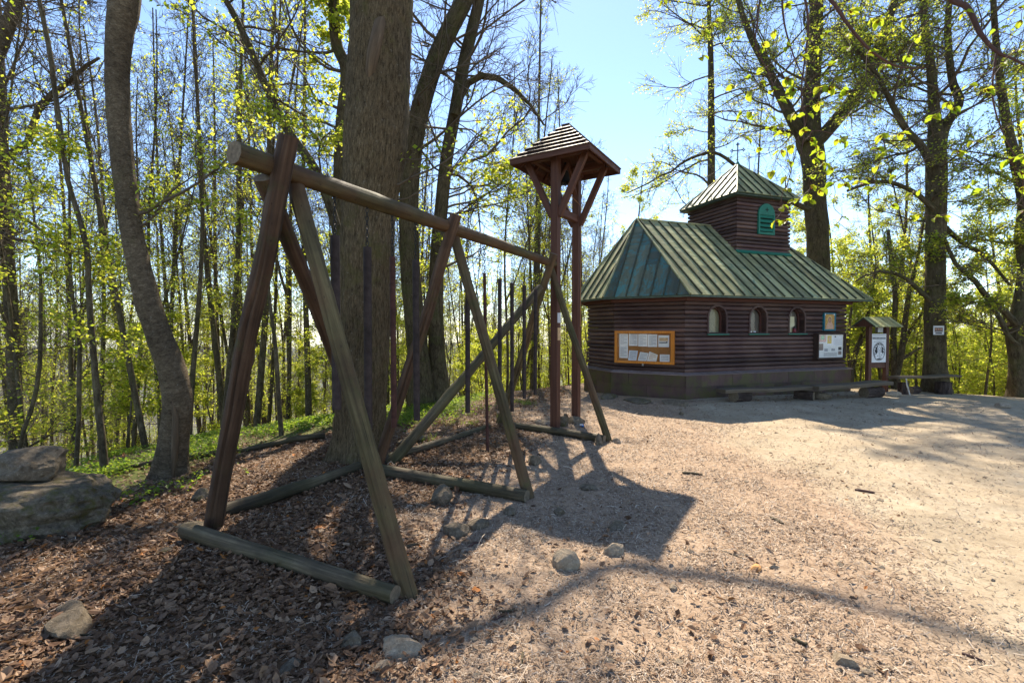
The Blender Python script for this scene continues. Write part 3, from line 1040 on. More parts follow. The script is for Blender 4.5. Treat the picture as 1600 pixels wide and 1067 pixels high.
# orange notice board on the apse wall
a, b = WALL[5], WALL[0]
e = nrm(b - a)
outv = AX * e[1] + PR * (-e[0])
rgt = AX * e[0] + PR * e[1]
Lf = np.linalg.norm(b - a)
x0w = Lf - 1.66
pn = Panel(C(*a, 0) + rgt * (Lf - 1.61), rgt, outv)
nb = thing("notice_board", "glazed notice board with an orange wooden frame on the apse wall, white sheets pinned inside", "notice board", tuple(pn.p(0.7, 0.79, 0)))
BW, B0, B1 = 1.40, 0.79, 1.555
mb = MB(); pn.rect(mb, 0.05, BW - 0.05, B0 + 0.05, B1 - 0.05, 0.032, 0.012); mb.build("back_panel", M['board_back'], nb)
mb = MB()
for x0, x1, y0, y1 in ((0, BW, B1 - 0.055, B1), (0, BW, B0, B0 + 0.055), (0, 0.06, B0 + 0.0575, B1 - 0.0575), (BW - 0.075, BW, B0 + 0.0575, B1 - 0.0575)):
    mb = MB(); pn.rect(mb, x0, x1, y0, y1, 0.095, 0.08, r=rng.random()); mb.build("frame_rail", M['orange_wood'], nb, bevel=0.004)


def sheet(parent, pn, pts, d, lines=0, mat='paper', head=False, ink='greyink', label=None):
    m2 = MB(); pn.quad(m2, pts, d, 0.002)
    s_ = m2.build("paper_sheet", M[mat], parent, label=label)
    if lines:
        P = np.array(pts)
        m3 = MB()
        for k in range(lines):
            f0 = 0.10 + 0.8 * k / lines
            f1 = f0 + 0.8 / lines * 0.45
            xr = 0.88 if (k % 5) != 4 else 0.55
            q = []
            for (fx, fy) in ((0.12, f0), (xr, f0), (xr, f1), (0.12, f1)):
                fy = 1 - fy
                q.append(tuple((P[0] * (1 - fx) + P[1] * fx) * (1 - fy) + (P[3] * (1 - fx) + P[2] * fx) * fy))
            pn.quad(m3, [q[3], q[2], q[1], q[0]], d + 0.0012, 0.001)
        m3.build("text_line", M[ink], s_)
    return s_


def R(x0, x1, y0, y1):
    return [(x0, y0), (x1, y0), (x1, y1), (x0, y1)]


sheet(nb, pn, R(0.10, 0.31, 1.20, 1.485), 0.036, 15)
sheet(nb, pn, R(0.10, 0.31, 0.905, 1.198), 0.036, 13)
sheet(nb, pn, R(0.335, 0.545, 1.20, 1.48), 0.036, 9)
sheet(nb, pn, R(0.56, 0.775, 1.19, 1.48), 0.036, 15)
sheet(nb, pn, R(0.785, 1.005, 1.185, 1.475), 0.036, 15)
s_ = sheet(nb, pn, R(1.03, 1.275, 1.185, 1.455), 0.038, 0)
m2 = MB()
pn.quad(m2, [(1.05, 1.275), (1.235, 1.275), (1.24, 1.31), (1.215, 1.315), (1.21, 1.30), (1.05, 1.295)], 0.0395, 0.001)
m2.build("print", M['ink'], s_)
m2 = MB(); pn.quad(m2, R(1.05, 1.25, 1.32, 1.40), 0.0394, 0.001); m2.build("print", M['tan_print'], s_)
sheet(nb, pn, [(0.32, 0.855), (0.52, 0.855), (0.555, 1.085), (0.345, 1.09)], 0.042, 11, 'paper_blue')
sheet(nb, pn, [(0.55, 0.85), (0.76, 0.85), (0.81, 1.035), (0.61, 1.06)], 0.044, 8)
sheet(nb, pn, [(0.77, 0.85), (0.99, 0.85), (1.02, 1.00), (0.83, 1.075)], 0.041, 6, ink='tan_print')
sheet(nb, pn, R(1.07, 1.29, 0.85, 1.015), 0.046, 4)
mb = MB(); pn.rect(mb, 0.055, BW - 0.07, B0 + 0.05, B1 - 0.05, 0.075, 0.004); mb.build("glass_pane", M['glass'], nb)
mb = MB(); pn.rect(mb, 0.66, 0.70, B0 - 0.055, B0 - 0.002, 0.07, 0.02); mb.build("padlock", M['sheet_metal'], nb)

# display case and icon near the far end of the front wall
out0, rt0 = -PR, AX
pc = Panel(C(0, WALL[0][1], 0), rt0, out0)
dc = thing("display_case", "dark framed display case with posters and photographs at the end of the log wall", "display case", tuple(pc.p(4.6, 0.82, 0)))
c0, c1, y0, y1 = 4.02, 5.03, 0.83, 1.50
mb = MB(); pc.rect(mb, c0 + 0.01, c1 - 0.01, y0 + 0.01, y1 - 0.01, 0.10, 0.09); mb.build("case_box", M['case_wood'], dc)
for q in ((c0, c1, y1 - 0.04, y1), (c0, c1, y0, y0 + 0.04), (c0, c0 + 0.045, y0 + 0.042, y1 - 0.042), (c1 - 0.06, c1, y0 + 0.042, y1 - 0.042)):
    mb = MB(); pc.rect(mb, *q, 0.145, 0.135); mb.build("frame_rail", M['case_wood'], dc, bevel=0.003)
mb = MB(); pc.rect(mb, c0 + 0.05, c1 - 0.065, y0 + 0.045, y1 - 0.045, 0.104, 0.003); bp = mb.build("poster_sheet", M['paper'], dc)
for nm, mt, q in (("map_print", 'pink_print', (4.08, 4.36, 1.27, 1.445)), ("map_print", 'green_print', (4.17, 4.29, 1.33, 1.43)), ("picture_frame_print", 'white', (4.37, 4.60, 1.19, 1.45)), ("icon_print", 'yellow_print', (4.40, 4.55, 1.23, 1.43)), ("text_sheet", 'paper_blue', (4.62, 4.93, 1.17, 1.44)), ("emblem_print", 'ink', (4.66, 4.71, 1.385, 1.42)), ("photo", 'photo_print', (4.12, 4.26, 1.06, 1.23)), ("photo", 'ink', (4.80, 4.915, 1.06, 1.14)), ("photo", 'photo_print', (4.80, 4.915, 0.94, 1.03)), ("icon_figure_print", 'robe_paint', (4.45, 4.50, 1.28, 1.39)), ("text_sheet", 'greyink', (4.30, 4.42, 1.03, 1.10)), ("text_sheet", 'greyink', (4.55, 4.68, 1.04, 1.10))):
    mb = MB(); pc.rect(mb, *q, 0.1055 + 0.0012 * rng.random() + (0.0015 if nm in ("map_print", "icon_print", "emblem_print") else 0) + (0.003 if nm == "icon_figure_print" else 0) + (0.0012 if mt == 'green_print' else 0), 0.001); mb.build(nm, M[mt], bp)
mb = MB()
for k in range(13):
    yy = 0.905 + k * 0.0125 if k < 8 else 1.2 + (k - 8) * 0.03
    pc.rect(mb, 4.28 if k < 8 else 4.66, 4.76 if k < 8 else 4.9, yy, yy + 0.006, 0.1085, 0.001)
mb.build("text_line", M['greyink'], bp)
mb = MB(); pc.rect(mb, c0 + 0.047, c1 - 0.062, y0 + 0.043, y1 - 0.043, 0.13, 0.003); mb.build("glass_pane", M['glass'], dc)

ic = thing("icon_panel", "painted icon of a haloed figure with a teal border above the display case", "icon", tuple(pc.p(4.56, 1.55, 0)))
mb = MB(); pc.rect(mb, 4.34, 4.76, 1.555, 2.01, 0.06, 0.05); mb.build("board", M['teal'], ic, bevel=0.004)
mb = MB(); pc.rect(mb, 4.375, 4.70, 1.595, 1.975, 0.0625, 0.002); mb.build("gold_ground", M['gold'], ic)
mb = MB(); pc.rect(mb, 4.36, 4.385, 1.945, 1.99, 0.066, 0.002); pc.rect(mb, 4.675, 4.70, 1.945, 1.99, 0.066, 0.002); mb.build("corner_label", M['white'], ic)
ell = lambda cx, cy, a_, b_, n=18, t0=0, t1=2 * math.pi: [(cx + a_ * math.cos(t), cy + b_ * math.sin(t)) for t in np.linspace(t0, t1, n, endpoint=(t1 < 6.2))]
mb = MB(); pc.quad(mb, ell(4.53, 1.845, 0.085, 0.095), 0.065, 0.002); mb.build("halo", M['gold_light'], ic)
mb = MB(); pc.quad(mb, [(4.41, 1.60), (4.67, 1.60), (4.66, 1.68), (4.61, 1.755), (4.57, 1.80), (4.49, 1.80), (4.45, 1.745), (4.415, 1.68)], 0.0665, 0.001); mb.build("robe", M['robe_paint'], ic)
mb = MB(); pc.quad(mb, ell(4.53, 1.835, 0.058, 0.07), 0.0675, 0.001); mb.build("veil", M['photo_print'], ic)
mb = MB(); pc.quad(mb, ell(4.525, 1.83, 0.036, 0.05), 0.069, 0.001); mb.build("face", M['skin_paint'], ic)

# ------------------------------------------------------------------ bell stand
def stand():
    A31, X31 = math.radians(31.5), None
    pd = np.array([math.sin(A31), math.cos(A31), 0])          # along the two posts
    qd = np.array([pd[1], -pd[0], 0])                          # across
    mid = np.array([0.922, 8.155, 0])
    hs = 0.415
    g = thing("bell_stand", "tall brown timber bell stand with two posts and a small stepped board roof", "bell stand", tuple(mid + UZ * gz(mid[0], mid[1])))
    ze = 4.35
    A = mid - pd * hs
    B = mid + pd * hs
    for p in (A, B):
        mb = MB(); mb.box(p + UZ * (4.42 / 2 - 0.1), (0.125, 0.125, 4.62), np.stack([pd, qd, UZ], 1), r=0.4); mb.build("post", M['stand'], g, bevel=0.006)
    # tie, eave ring, braces
    mb = MB(); mb.beam(A + pd * 0.064 + UZ * 3.52, B - pd * 0.064 + UZ * 3.52, 0.10, 0.12); mb.build("tie_beam", M['stand'], g, bevel=0.005)
    w_ = 0.50
    for p in (A, B):
        for s1 in (-1, 1):
            lo = p + qd * (0.06 * s1) + UZ * 3.42
            hi = p + qd * (0.52 * s1) + UZ * 4.35
            mb = MB(); mb.beam(lo, hi, 0.10, 0.075, pd); mb.build("brace", M['stand'], g, bevel=0.005)
        mb = MB(); mb.beam(p - qd * 0.52 + UZ * 4.39, p + qd * 0.52 + UZ * 4.39, 0.085, 0.10); mb.build("cross_beam", M['stand'], g, bevel=0.005)
    for s1 in (-1, 1):
        c_ = mid + qd * (0.47 * s1)
        mb = MB(); mb.beam(c_ - pd * 0.46 + UZ * 4.425, c_ + pd * 0.46 + UZ * 4.425, 0.07, 0.06); mb.build("purlin", M['stand'], g, bevel=0.004)
        mb = MB(); mb.beam(A + pd * 0.05 + UZ * 3.95, mid - pd * 0.0 + UZ * 4.38, 0.06, 0.06) if s1 < 0 else mb.beam(B - pd * 0.05 + UZ * 3.95, mid + pd * 0.01 + UZ * 4.38, 0.06, 0.06); mb.build("short_brace", M['stand'], g)
    # roof: six stepped courses on each side
    HW, rise = 0.695, 0.65
    nst = 7
    mb = MB()
    for k in range(4):
        c4 = [mid + pd * (HW - .03) * s0 + qd * (HW - .03) * s1 + UZ * (ze + 0.012) for s0, s1 in ((-1, -1), (1, -1), (1, 1), (-1, 1))]
        mb.slab([c4[k], c4[(k + 1) % 4], mid + UZ * (ze + rise - 0.02)], 0.012)
    deck = mb.build("roof_deck", M['stand'], g)
    for k in range(4):
        nd = (-qd, pd, qd, -pd)[k]
        td = np.cross(UZ, nd)
        for c in range(nst):
            f0, f1 = c / nst, (c + 1) / nst
            r0, r1 = HW * (1 - f0 * 0.93), HW * (1 - f1 * 0.93) - 0.015
            z0, z1 = ze + rise * f0, ze + rise * f1
            nn_ = nrm(nd * rise + UZ * HW)
            l0, l1 = 0.026, 0.004
            q = [mid - td * r0 + nd * r0 + UZ * z0 + nn_ * l0, mid + td * r0 + nd * r0 + UZ * z0 + nn_ * l0, mid + td * r1 + nd * r1 + UZ * z1 + nn_ * l1, mid - td * r1 + nd * r1 + UZ * z1 + nn_ * l1]
            if np.cross(q[1] - q[0], q[2] - q[0]) @ nn_ < 0:
                q = q[::-1]
            mb = MB(); mb.slab(q, 0.02, r=rng.random()); mb.build("roof_board", M['roofboard'], g)
        mb = MB()
        mb.beam(mid - td * HW + nd * (HW - 0.01) + UZ * (ze - 0.03), mid + td * HW + nd * (HW - 0.01) + UZ * (ze - 0.03), 0.022, 0.085)
        mb.build("fascia_board", M['stand'], g)
        for s1 in (-0.45, 0, 0.45):
            mb = MB(); mb.beam(mid + td * s1 + nd * (HW - 0.04) + UZ * (ze - 0.028), mid + td * s1 * 0.35 + nd * 0.12 + UZ * (ze + rise * 0.80), 0.05, 0.05); mb.build("rafter", M['stand'], g)
    mb = MB(); mb.box(mid + UZ * (ze + rise + 0.005), (0.13, 0.13, 0.03), np.stack([pd, qd, UZ], 1)); mb.build("roof_cap", M['roofboard'], g)
    # tan notice and small blue plate on the outer side of a post
    pp = Panel(A, pd, qd)
    mb = MB(); mb.box(A + qd * 0.066 + UZ * 1.52 + pd * 0.0, (0.10, 0.006, 0.20), np.stack([pd, qd, UZ], 1)); mb.build("paper_notice", M['tan_print'], g)
    mb = MB(); mb.box(A + qd * 0.066 + UZ * 1.78, (0.11, 0.006, 0.16), np.stack([pd, qd, UZ], 1)); mb.build("blue_plate", M['paper_blue'], g)
    # bell
    bl = thing("bell", "small dark iron bell hanging under the roof of the bell stand", "bell", tuple(mid + UZ * 4.0))
    c0_ = mid - pd * 0.06
    prof = [(0.0, 4.245), (0.05, 4.24), (0.065, 4.20), (0.075, 4.12), (0.10, 4.06), (0.125, 4.035)]
    mb = MB(); mb.tube([c0_ + UZ * z for r, z in prof], [max(r, 0.004) for r, z in prof], 16, cap=False); mb.tube([c0_ + UZ * (z - 0.004) for r, z in prof], [max(r - 0.012, 0.002) for r, z in prof], 16, cap=False)
    mb.build("bell_body", M['iron'], bl)
    mb = MB(); mb.tube([c0_ + UZ * 4.24, c0_ + UZ * 4.38], 0.018, 6); mb.build("hanger", M['iron'], bl)
    mb = MB(); mb.tube([c0_ + UZ * 4.2, c0_ + UZ * 4.04], 0.008, 6); mb.tube([c0_ + UZ * 4.04, c0_ + UZ * 4.02, c0_ + UZ * 3.99], [0.012, 0.026, 0.01], 8); mb.build("clapper", M['iron'], bl)
    mb = MB()
    q0 = c0_ + UZ * 4.0
    q1 = B + qd * 0.085 - pd * 0.02 + UZ * 3.75
    mb.tube([q0, (q0 + q1) / 2 - UZ * 0.04, q1, q1 - UZ * 0.8 + qd * 0.01, q1 - UZ * 2.1], 0.006, 5)
    mb.build("rope", M['rope'], bl)
    # stones wedged round the feet
    return A, B


SA, SB = stand()

# ------------------------------------------------------------------ log frame with chimes
def log(mb, p0, p1, r0, r1, seed, sides=28, segs=20, amp=0.11, crack=None, bend=0.0, m=0, mc=1):
    p0, p1 = np.asarray(p0, float), np.asarray(p1, float)
    t = np.linspace(0, 1, segs + 1)
    L = np.linalg.norm(p1 - p0)
    P = p0 + (p1 - p0) * t[:, None]
    side = nrm(np.cross(p1 - p0, np.array([0.3, 0.5, 0.8])))
    P = P + side * (bend * np.sin(t * math.pi) + 0.010 * np.sin(t * 7 + seed) + 0.004 * np.sin(t * 17 + seed))[:, None]
    rad = r0 + (r1 - r0) * t
    rg = np.random.default_rng(seed)
    ang = np.arange(sides)
    D = np.zeros((segs + 1, sides))
    for k in range(segs + 1):
        for a in range(sides):
            th = a * 2 * math.pi / sides
            D[k, a] = amp * r0 * mnoise.noise(Vector((math.cos(th) * 0.9 + seed, math.sin(th) * 0.9, t[k] * L * 1.6))) + amp * 0.5 * r0 * mnoise.noise(Vector((math.cos(th) * 3 + seed, math.sin(th) * 3, t[k] * L * 6)))
    for _ in range(rg.integers(3, 6)):
        tk, ak = rg.uniform(0.1, 0.9), rg.uniform(0, 2 * math.pi)
        for k in range(segs + 1):
            for a in range(sides):
                da = (a * 2 * math.pi / sides - ak + math.pi) % (2 * math.pi) - math.pi
                D[k, a] += 0.13 * r0 * math.exp(-((t[k] - tk) * L / 0.06) ** 2 - (da / 0.45) ** 2)
    if crack is not None:
        for k in range(segs + 1):
            f = min(1, 4 * min(t[k] + 0.02, max(0, 0.93 - t[k])))
            D[k, crack + (1 if mnoise.noise(Vector((t[k] * 5, seed, 0))) > 0.15 else 0)] -= r0 * 0.34 * f
    mb.tube(P, rad, sides, True, m, mc, rg.random(), True, D)


# ends of the posts on the ground, and the level beam through the crossings
L1, R1f = np.array([-2.385, 3.82, 0]), np.array([-0.640, 2.83, 0])
L2, R2f = np.array([-1.575, 5.69, 0]), np.array([0.155, 4.53, 0])
L3, R3f = np.array([-0.20, 8.28, 0]), np.array([1.372, 6.84, 0])
BD = nrm(np.array([0.4529, 0.8916, 0]))


def beam_at(y):
    return np.array([-1.71 + (y - 2.93) * 0.4925, y, 2.675 - (y - 2.93) * 0.0055])


fr = thing("log_trestle", "long log frame, three crossed pole pairs carrying one level pole", "log frame", tuple(beam_at(5.2) * np.array([1, 1, 0])))
mb = MB(); log(mb, beam_at(2.955), beam_at(7.86), 0.068, 0.060, 3, segs=40, bend=0.01); mb.build("top_pole", [M['log'], M['endgrain']], fr)
for k, (Lp, Rp, ext, ra, matL, matR) in enumerate(((L1, R1f, 0.085, 0.072, 'redlog', 'log'), (L2, R2f, 0.075, 0.068, 'redlog', 'log'), (L3, R3f, 0.06, 0.066, 'log', 'log'))):
    for p in (Lp, Rp):
        p[2] = gz(p[0], p[1])
    bm = beam_at(3.30 if k == 0 else (5.12 if k == 1 else 7.64))
    # the pole crosses just under the level pole; front one on the near side, the other on the far side
    crs = np.array([bm[0], bm[1], bm[2] - 0.16])
    for Fp, sgn, mt in ((Lp, -1, matL), (Rp, 1, matR)):
        c_ = crs + BD * (sgn * 0.085)
        foot = Fp + BD * (sgn * 0.03)
        d = nrm(c_ - foot)
        top = c_ + d * (0.37 if k == 0 else 0.30) if sgn < 0 else c_ + d * 0.24
        mb = MB(); log(mb, foot - d * 0.12, top, ra * (0.95 if sgn < 0 else 0.80), ra * (0.88 if sgn < 0 else 0.76), 11 + k * 2 + (sgn > 0), crack=(11 if sgn < 0 else 8), segs=40, sides=40)
        mb.build("leg", [M[mt], M['endgrain']], fr)
for k, (p0, p1, r0, r1, mt) in enumerate(((L2 + np.array([-0.03, 0.02, 0.02]), np.array([-1.64, 3.19, 2.60]), 0.055, 0.062, 'redlog'), (L2 + np.array([0.09, 0.08, -0.02]), np.array([0.44, 7.50, 2.24]), 0.07, 0.06, 'greylog'))):
    mb = MB(); log(mb, p0, p1, r0, r1, 31 + k, segs=20); mb.build("brace", [M[mt], M['endgrain']], fr)
for k, (a, b, r0, r1) in enumerate(((at(286, 834, 3.62), at(616, 928, 2.77), 0.058, 0.052), (at(583, 733, 5.38), at(824, 772, 4.45), 0.065, 0.06), (at(795, 664, 7.75), at(945, 681, 6.75), 0.055, 0.055), (at(338, 812, 4.0), at(560, 738, 5.55), 0.062, 0.056), (at(604, 722, 5.9), at(764, 669, 7.7), 0.052, 0.045))):
    for p, r in ((a, r0), (b, r1)):
        p[2] = gz(p[0], p[1]) + r * (0.75 if k not in (0, 2) else 0.95)
    mb = MB(); log(mb, a, b, r0, r1, 51 + k, segs=20, amp=0.1, bend=0.015); mb.build("ground_log", [M['greylog'], M['endgrain']], fr)

# chimes
chimes = [(525, 369, 640, .034, 'steel', "steel chime tube hanging first in the row, behind the near pole pair"),
          (575, 387, 672, .033, 'steel', "dark steel chime tube hanging before the middle of the big rough trunk"),
          (614, 402, 668, .026, 'rust', "purplish chime tube hanging along the far edge of the big trunk"),
          (650, 407, 657, .031, 'steel', "dark chime tube hanging in the gap just past the big trunk"),
          (731, 425, 645, .028, 'steel', "chime tube hanging just past the middle pole pair, whose pole crosses it"),
          (757, 427, 705, .019, 'rust', "thin red brown chime tube that hangs lowest of all"),
          (781, 436, 641, .026, 'steel', "chime tube between the thin red brown one and the steep rear brace"),
          (800, 442, 643, .026, 'steel', "chime tube crossed by the grey slanting brace, before the rear pole pair"),
          (819, 446, 623, .026, 'steel', "short chime tube hanging third from the end of the row by the bell stand post"),
          (837, 452, 617, .026, 'steel', "shortest chime tube, last of the row beside the bell stand post")]
for px, yt, yb, rad, mt, lab in chimes:
    r = (px - CX) / F_PX
    y = (-1.71 - 2.93 * 0.4925) / (r - 0.4925)
    bp_ = beam_at(y)
    zt, zb = EYE + (HY - yt) / F_PX * y, EYE + (HY - yb) / F_PX * y
    x = bp_[0]
    lean = 0.035 if px == 757 else rng.normal(0, 0.004)
    g = thing("chime_tube", lab, "chime", (x, y, zt), "metal chime tubes hanging from the log frame")
    mb = MB()
    P0, P1 = np.array([x, y, zt]), np.array([x + lean, y, zb])
    mb.tube([P0, P1], rad, 20, cap=False); mb.tube([P1 + UZ * 0.001, P0 - UZ * 0.001], rad * 0.86, 20, cap=False)
    a_ = np.arange(20) * 2 * math.pi / 20
    for pc_, sg in ((P0, 1), (P1, -1)):
        ring = np.concatenate([pc_ + np.stack([np.cos(a_) * rad, np.sin(a_) * rad, 0 * a_], -1), pc_ + np.stack([np.cos(a_) * rad * .86, np.sin(a_) * rad * .86, 0 * a_], -1)])
        f = [[k, (k + 1) % 20, 20 + (k + 1) % 20, 20 + k][::sg] for k in range(20)]
        mb.add(ring, f)
    mb.tube([P0 - UZ * 0.03 - np.array([rad * .9, 0, 0]), P0 - UZ * 0.03 + np.array([rad * .9, 0, 0])], 0.005, 6)
    mb.build("tube", M[mt], g)
    top = bp_[2] - 0.055
    n = max(3, int(round((top - zt + 0.03) / 0.034)))
    mb = MB()
    for k in range(n):
        c_ = np.array([x, y, zt - 0.02 + (k + 0.5) * (top - zt + 0.03) / n])
        th = np.linspace(0, 2 * math.pi, 9)
        hx = np.array([1, 0, 0]) if k % 2 else np.array([0, 1, 0])
        mb.tube([c_ + hx * 0.011 * math.cos(t) + UZ * 0.024 * math.sin(t) for t in th], 0.0036, 5, cap=False)
    mb.build("chain", M['iron'], g)

# ------------------------------------------------------------------ benches, sign, small things by the chapel
def stone_mesh(mb, c, size, seed, sub=3, rot=0.0, rough=0.28, flat=0.0, m=0, boxy=0):
    """a lump cut by random planes, then roughened"""
    bm = bmesh.new()
    bmesh.ops.create_icosphere(bm, subdivisions=sub, radius=1)
    V = np.array([v.co for v in bm.verts])
    F = [[v.index for v in f.verts] for f in bm.faces]
    bm.free()
    rg = np.random.default_rng(seed * 13 + 5)
    nn = nrm(rg.normal(0, 1, (13, 3)) * np.array([1, 1, 0.8]))
    dd = rg.uniform(0.55, 0.86, 13)
    V = V * 1.08
    if boxy:
        V = V / ((np.abs(V) ** boxy).sum(-1, keepdims=True) ** (1 / boxy))
        dd = dd + 0.42
    for n_, d_ in zip(nn, dd):
        h = np.maximum(V @ n_ - d_, 0)
        V = V - h[:, None] * n_ * 0.94
    out = np.zeros_like(V)
    for i, v in enumerate(V):
        p = Vector(v * 1.2) + Vector((seed * 3.7, seed * 1.9, seed))
        n = mnoise.fractal(p * 1.6, 1.0, 2.0, 5) * rough * 0.34 + mnoise.noise(p * 7) * 0.02
        out[i] = v * (1 + n)
    if flat:
        out[:, 2] = np.where(out[:, 2] > flat, flat + (out[:, 2] - flat) * 0.25, out[:, 2])
    cs, sn = math.cos(rot), math.sin(rot)
    Rm = np.array([[cs, -sn, 0], [sn, cs, 0], [0, 0, 1]])
    out = (out * np.asarray(size)) @ Rm.T + np.asarray(c)
    mb.add(out, F, None, m, 0.5, False)


import bmesh


def plank_bench(name, label, p0, p1, wd, th, sup, cat="bench", group=None):
    mid = (np.asarray(p0) + np.asarray(p1)) / 2
    g = thing(name, label, cat, (mid[0], mid[1], gz(mid[0], mid[1])), group)
    mb = MB()
    p0, p1 = np.asarray(p0, float), np.asarray(p1, float)
    d = p1 - p0
    L = np.linalg.norm(d)
    z = d / L
    x = nrm(np.cross(UZ, z)); y = np.cross(z, x)
    V, F = [], []
    K = 12
    rg = np.random.default_rng(int(L * 1000))
    prof = [(-.5, -.5), (.5, -.5), (.53, 0.2), (.5, .5), (0, .54), (-.5, .5), (-.53, .2)]
    for k in range(K + 1):
        t = k / K
        for (a, b) in prof:
            V.append(p0 + d * t + x * (a * wd * (1 + rg.normal(0, 0.03))) + y * (b * th * (1 + rg.normal(0, 0.05))) + y * 0.008 * math.sin(3 * t * math.pi))
    n = len(prof)
    U = []
    for k in range(K):
        for i in range(n):
            i2 = (i + 1) % n
            F.append([k * n + i, k * n + i2, (k + 1) * n + i2, (k + 1) * n + i])
            a_, b_ = prof[i][0] * wd + (2 if i < 2 else 0), prof[i2][0] * wd + (2 if i < 2 else 0)
            if abs(a_ - b_) < 0.03:
                b_ = a_ + th
            U.append([[a_, k * L / K], [b_, k * L / K], [b_, (k + 1) * L / K], [a_, (k + 1) * L / K]])
    mb.add(V, F, U)
    mb.add(V[:n], np.arange(n)[::-1]); mb.add(V[-n:], np.arange(n))
    mb.build("plank", M['plank'], g)
    for kind, c, s in sup:
        mb = MB()
        zc = gz(c[0], c[1])
        if kind == 'log':
            dd = nrm(np.array([s[3], s[4], 0]))
            q0 = np.array([c[0], c[1], zc + s[1] * 0.9])
            log(mb, q0 - dd * s[0] / 2, q0 + dd * s[0] / 2, s[1], s[1] * s[2], int(c[0] * 100), sides=14, segs=4)
            mb.build("log_support", [M['stump'], M['endgrain']], g)
        elif kind == 'stone':
            stone_mesh(mb, (c[0], c[1], zc + s[2] * 0.8), s, int(c[0] * 10), 3)
            mb.build("stone_support", M['rock_grey'], g)
        else:
            mb.box((c[0], c[1], zc + s[2] / 2 - 0.02), (s[0], s[1], s[2] + 0.04), np.stack([x, z * 1.0, UZ], 1) if s[0] < s[1] else np.stack([z, -x, UZ], 1))
            mb.build("block_support", M['stump'], g, bevel=0.01)
    return g


bz = 0.34
q = lambda u, v, z=0: C(u, v, z + 0.0)
plank_bench("plank_bench", "low plank bench against the chapel plinth on a round stump and a log end", at(1127, 611, 10.35), at(1279, 605, 10.95), 0.30, 0.075,
            [('log', at(1158, 0, 10.45), (0.42, 0.13, 0.95, AX[0], AX[1])), ('log', at(1258, 0, 10.95), (0.40, 0.105, 0.9, 0.6, -0.7))], group="plank benches by the chapel")
plank_bench("plank_bench", "thicker sloping plank bench running past the chapel corner to the sign board", at(1270, 606, 10.75), at(1386, 598, 11.35), 0.34, 0.085,
            [('stone', at(1285, 0, 10.95), (0.22, 0.17, 0.11)), ('log', at(1364, 0, 11.2), (0.55, 0.13, 0.95, AX[0], AX[1]))], group="plank benches by the chapel")
plank_bench("plank_bench", "thin grey plank bench around the foot of the trunk with the small poster", at(1396, 590, 12.05), at(1494, 587, 12.45), 0.30, 0.05,
            [('block', at(1413, 0, 12.15), (0.20, 0.14, 0.30)), ('block', at(1476, 0, 12.4), (0.30, 0.22, 0.32)), ('log', at(1429, 0, 12.3), (0.32, 0.10, 1.0, AX[0], AX[1]))], group="plank benches by the chapel")
mb = MB(); p = at(1424, 0, 11.85); p[2] = gz(p[0], p[1])
mb.tube([p, p + np.array([-0.02, 0.04, .17]), p + np.array([-0.045, 0.05, 0.26]), p + np.array([-0.05, 0.07, 0.42])], [0.014, 0.017, 0.015, 0.017], 7)
tag(mb.build("walking_stick", M['birch']), "crooked pale stick leaning on the front edge of the thin plank bench", "stick")

# covered sign
sp = at(1372, 0, 12.35)
sr = nrm(np.array([0.94, 0.20, 0])); so = np.array([sr[1], -sr[0], 0])
ps = Panel((sp[0], sp[1], 0), sr, so)
ds = 12.35 / 750.0
sg = thing("sign_board", "covered wooden sign with a round black and white emblem beside the chapel", "sign", (sp[0], sp[1], gz(sp[0], sp[1])))
zz = lambda py: EYE + (HY - py) * ds
xx = lambda px: (px - 1372) * ds
for x in (1354.5, 1387.5):
    mb = MB(); mb.beam(ps.p(xx(x), gz(sp[0], sp[1]) - 0.2, 0), ps.p(xx(x), zz(509), 0), 0.095, 0.10, so); mb.build("post", M['stand'], sg, bevel=0.005)
for y in (525.0, 571.5):
    mb = MB(); ps.rect(mb, xx(1357.6), xx(1384.4), zz(y + 3), zz(y - 3), 0.035, 0.06); mb.build("rail", M['stand'], sg, bevel=0.004)
mb = MB(); ps.rect(mb, xx(1357.6), xx(1384.4), zz(568.4), zz(528.1), 0.015, 0.02); mb.build("back_board", M['stand'], sg)
mb = MB(); ps.rect(mb, xx(1357.2), xx(1384.5), zz(566), zz(521.5), 0.045, 0.008); shp = mb.build("printed_sheet", M['white'], sg)
cxs, cys = xx(1371), zz(549)
lay = [0.0465]


def pr(mat, pts, name="print"):
    mb = MB(); ps.quad(mb, pts, lay[0], 0.0008); mb.build(name, M[mat], shp); lay[0] += 0.0011


pr('ink', R(xx(1358.6), xx(1383.2), zz(529.6), zz(526.9)), "heading_bar")
for k in range(2):
    mb = MB()
    for j in range(11 if k == 0 else 9):
        x0 = xx(1359.3 + j * 2.2) if k == 0 else xx(1360 + j * 2.6)
        y0 = 523.0 if k == 0 else 527.6
        ps.rect(mb, x0, x0 + 1.5 * ds, zz(y0 + 1.1), zz(y0), lay[0], 0.0008)
    mb.build("text_line", M['greyink' if k == 0 else 'white'], shp); lay[0] += 0.0011
mb = MB()
for j in range(8):
    ps.rect(mb, xx(1361 + j * 2.5), xx(1362.8 + j * 2.5), zz(534.2), zz(533.4), lay[0], 0.0008)
    if 1 < j < 6:
        ps.rect(mb, xx(1361 + j * 2.5), xx(1362.8 + j * 2.5), zz(532.0), zz(531.3), lay[0], 0.0008)
mb.build("text_line", M['greyink'], shp); lay[0] += 0.0011
ra, rb = 11.4 * ds, 14.3 * ds
pr('ink', ell(cxs, cys, ra, rb, 40), "emblem_ring")
pr('white', ell(cxs, cys, ra * 0.93, rb * 0.94, 40), "emblem_ground")
pr('ink', ell(cxs, cys, ra * 0.89, rb * 0.9, 40), "emblem_field")
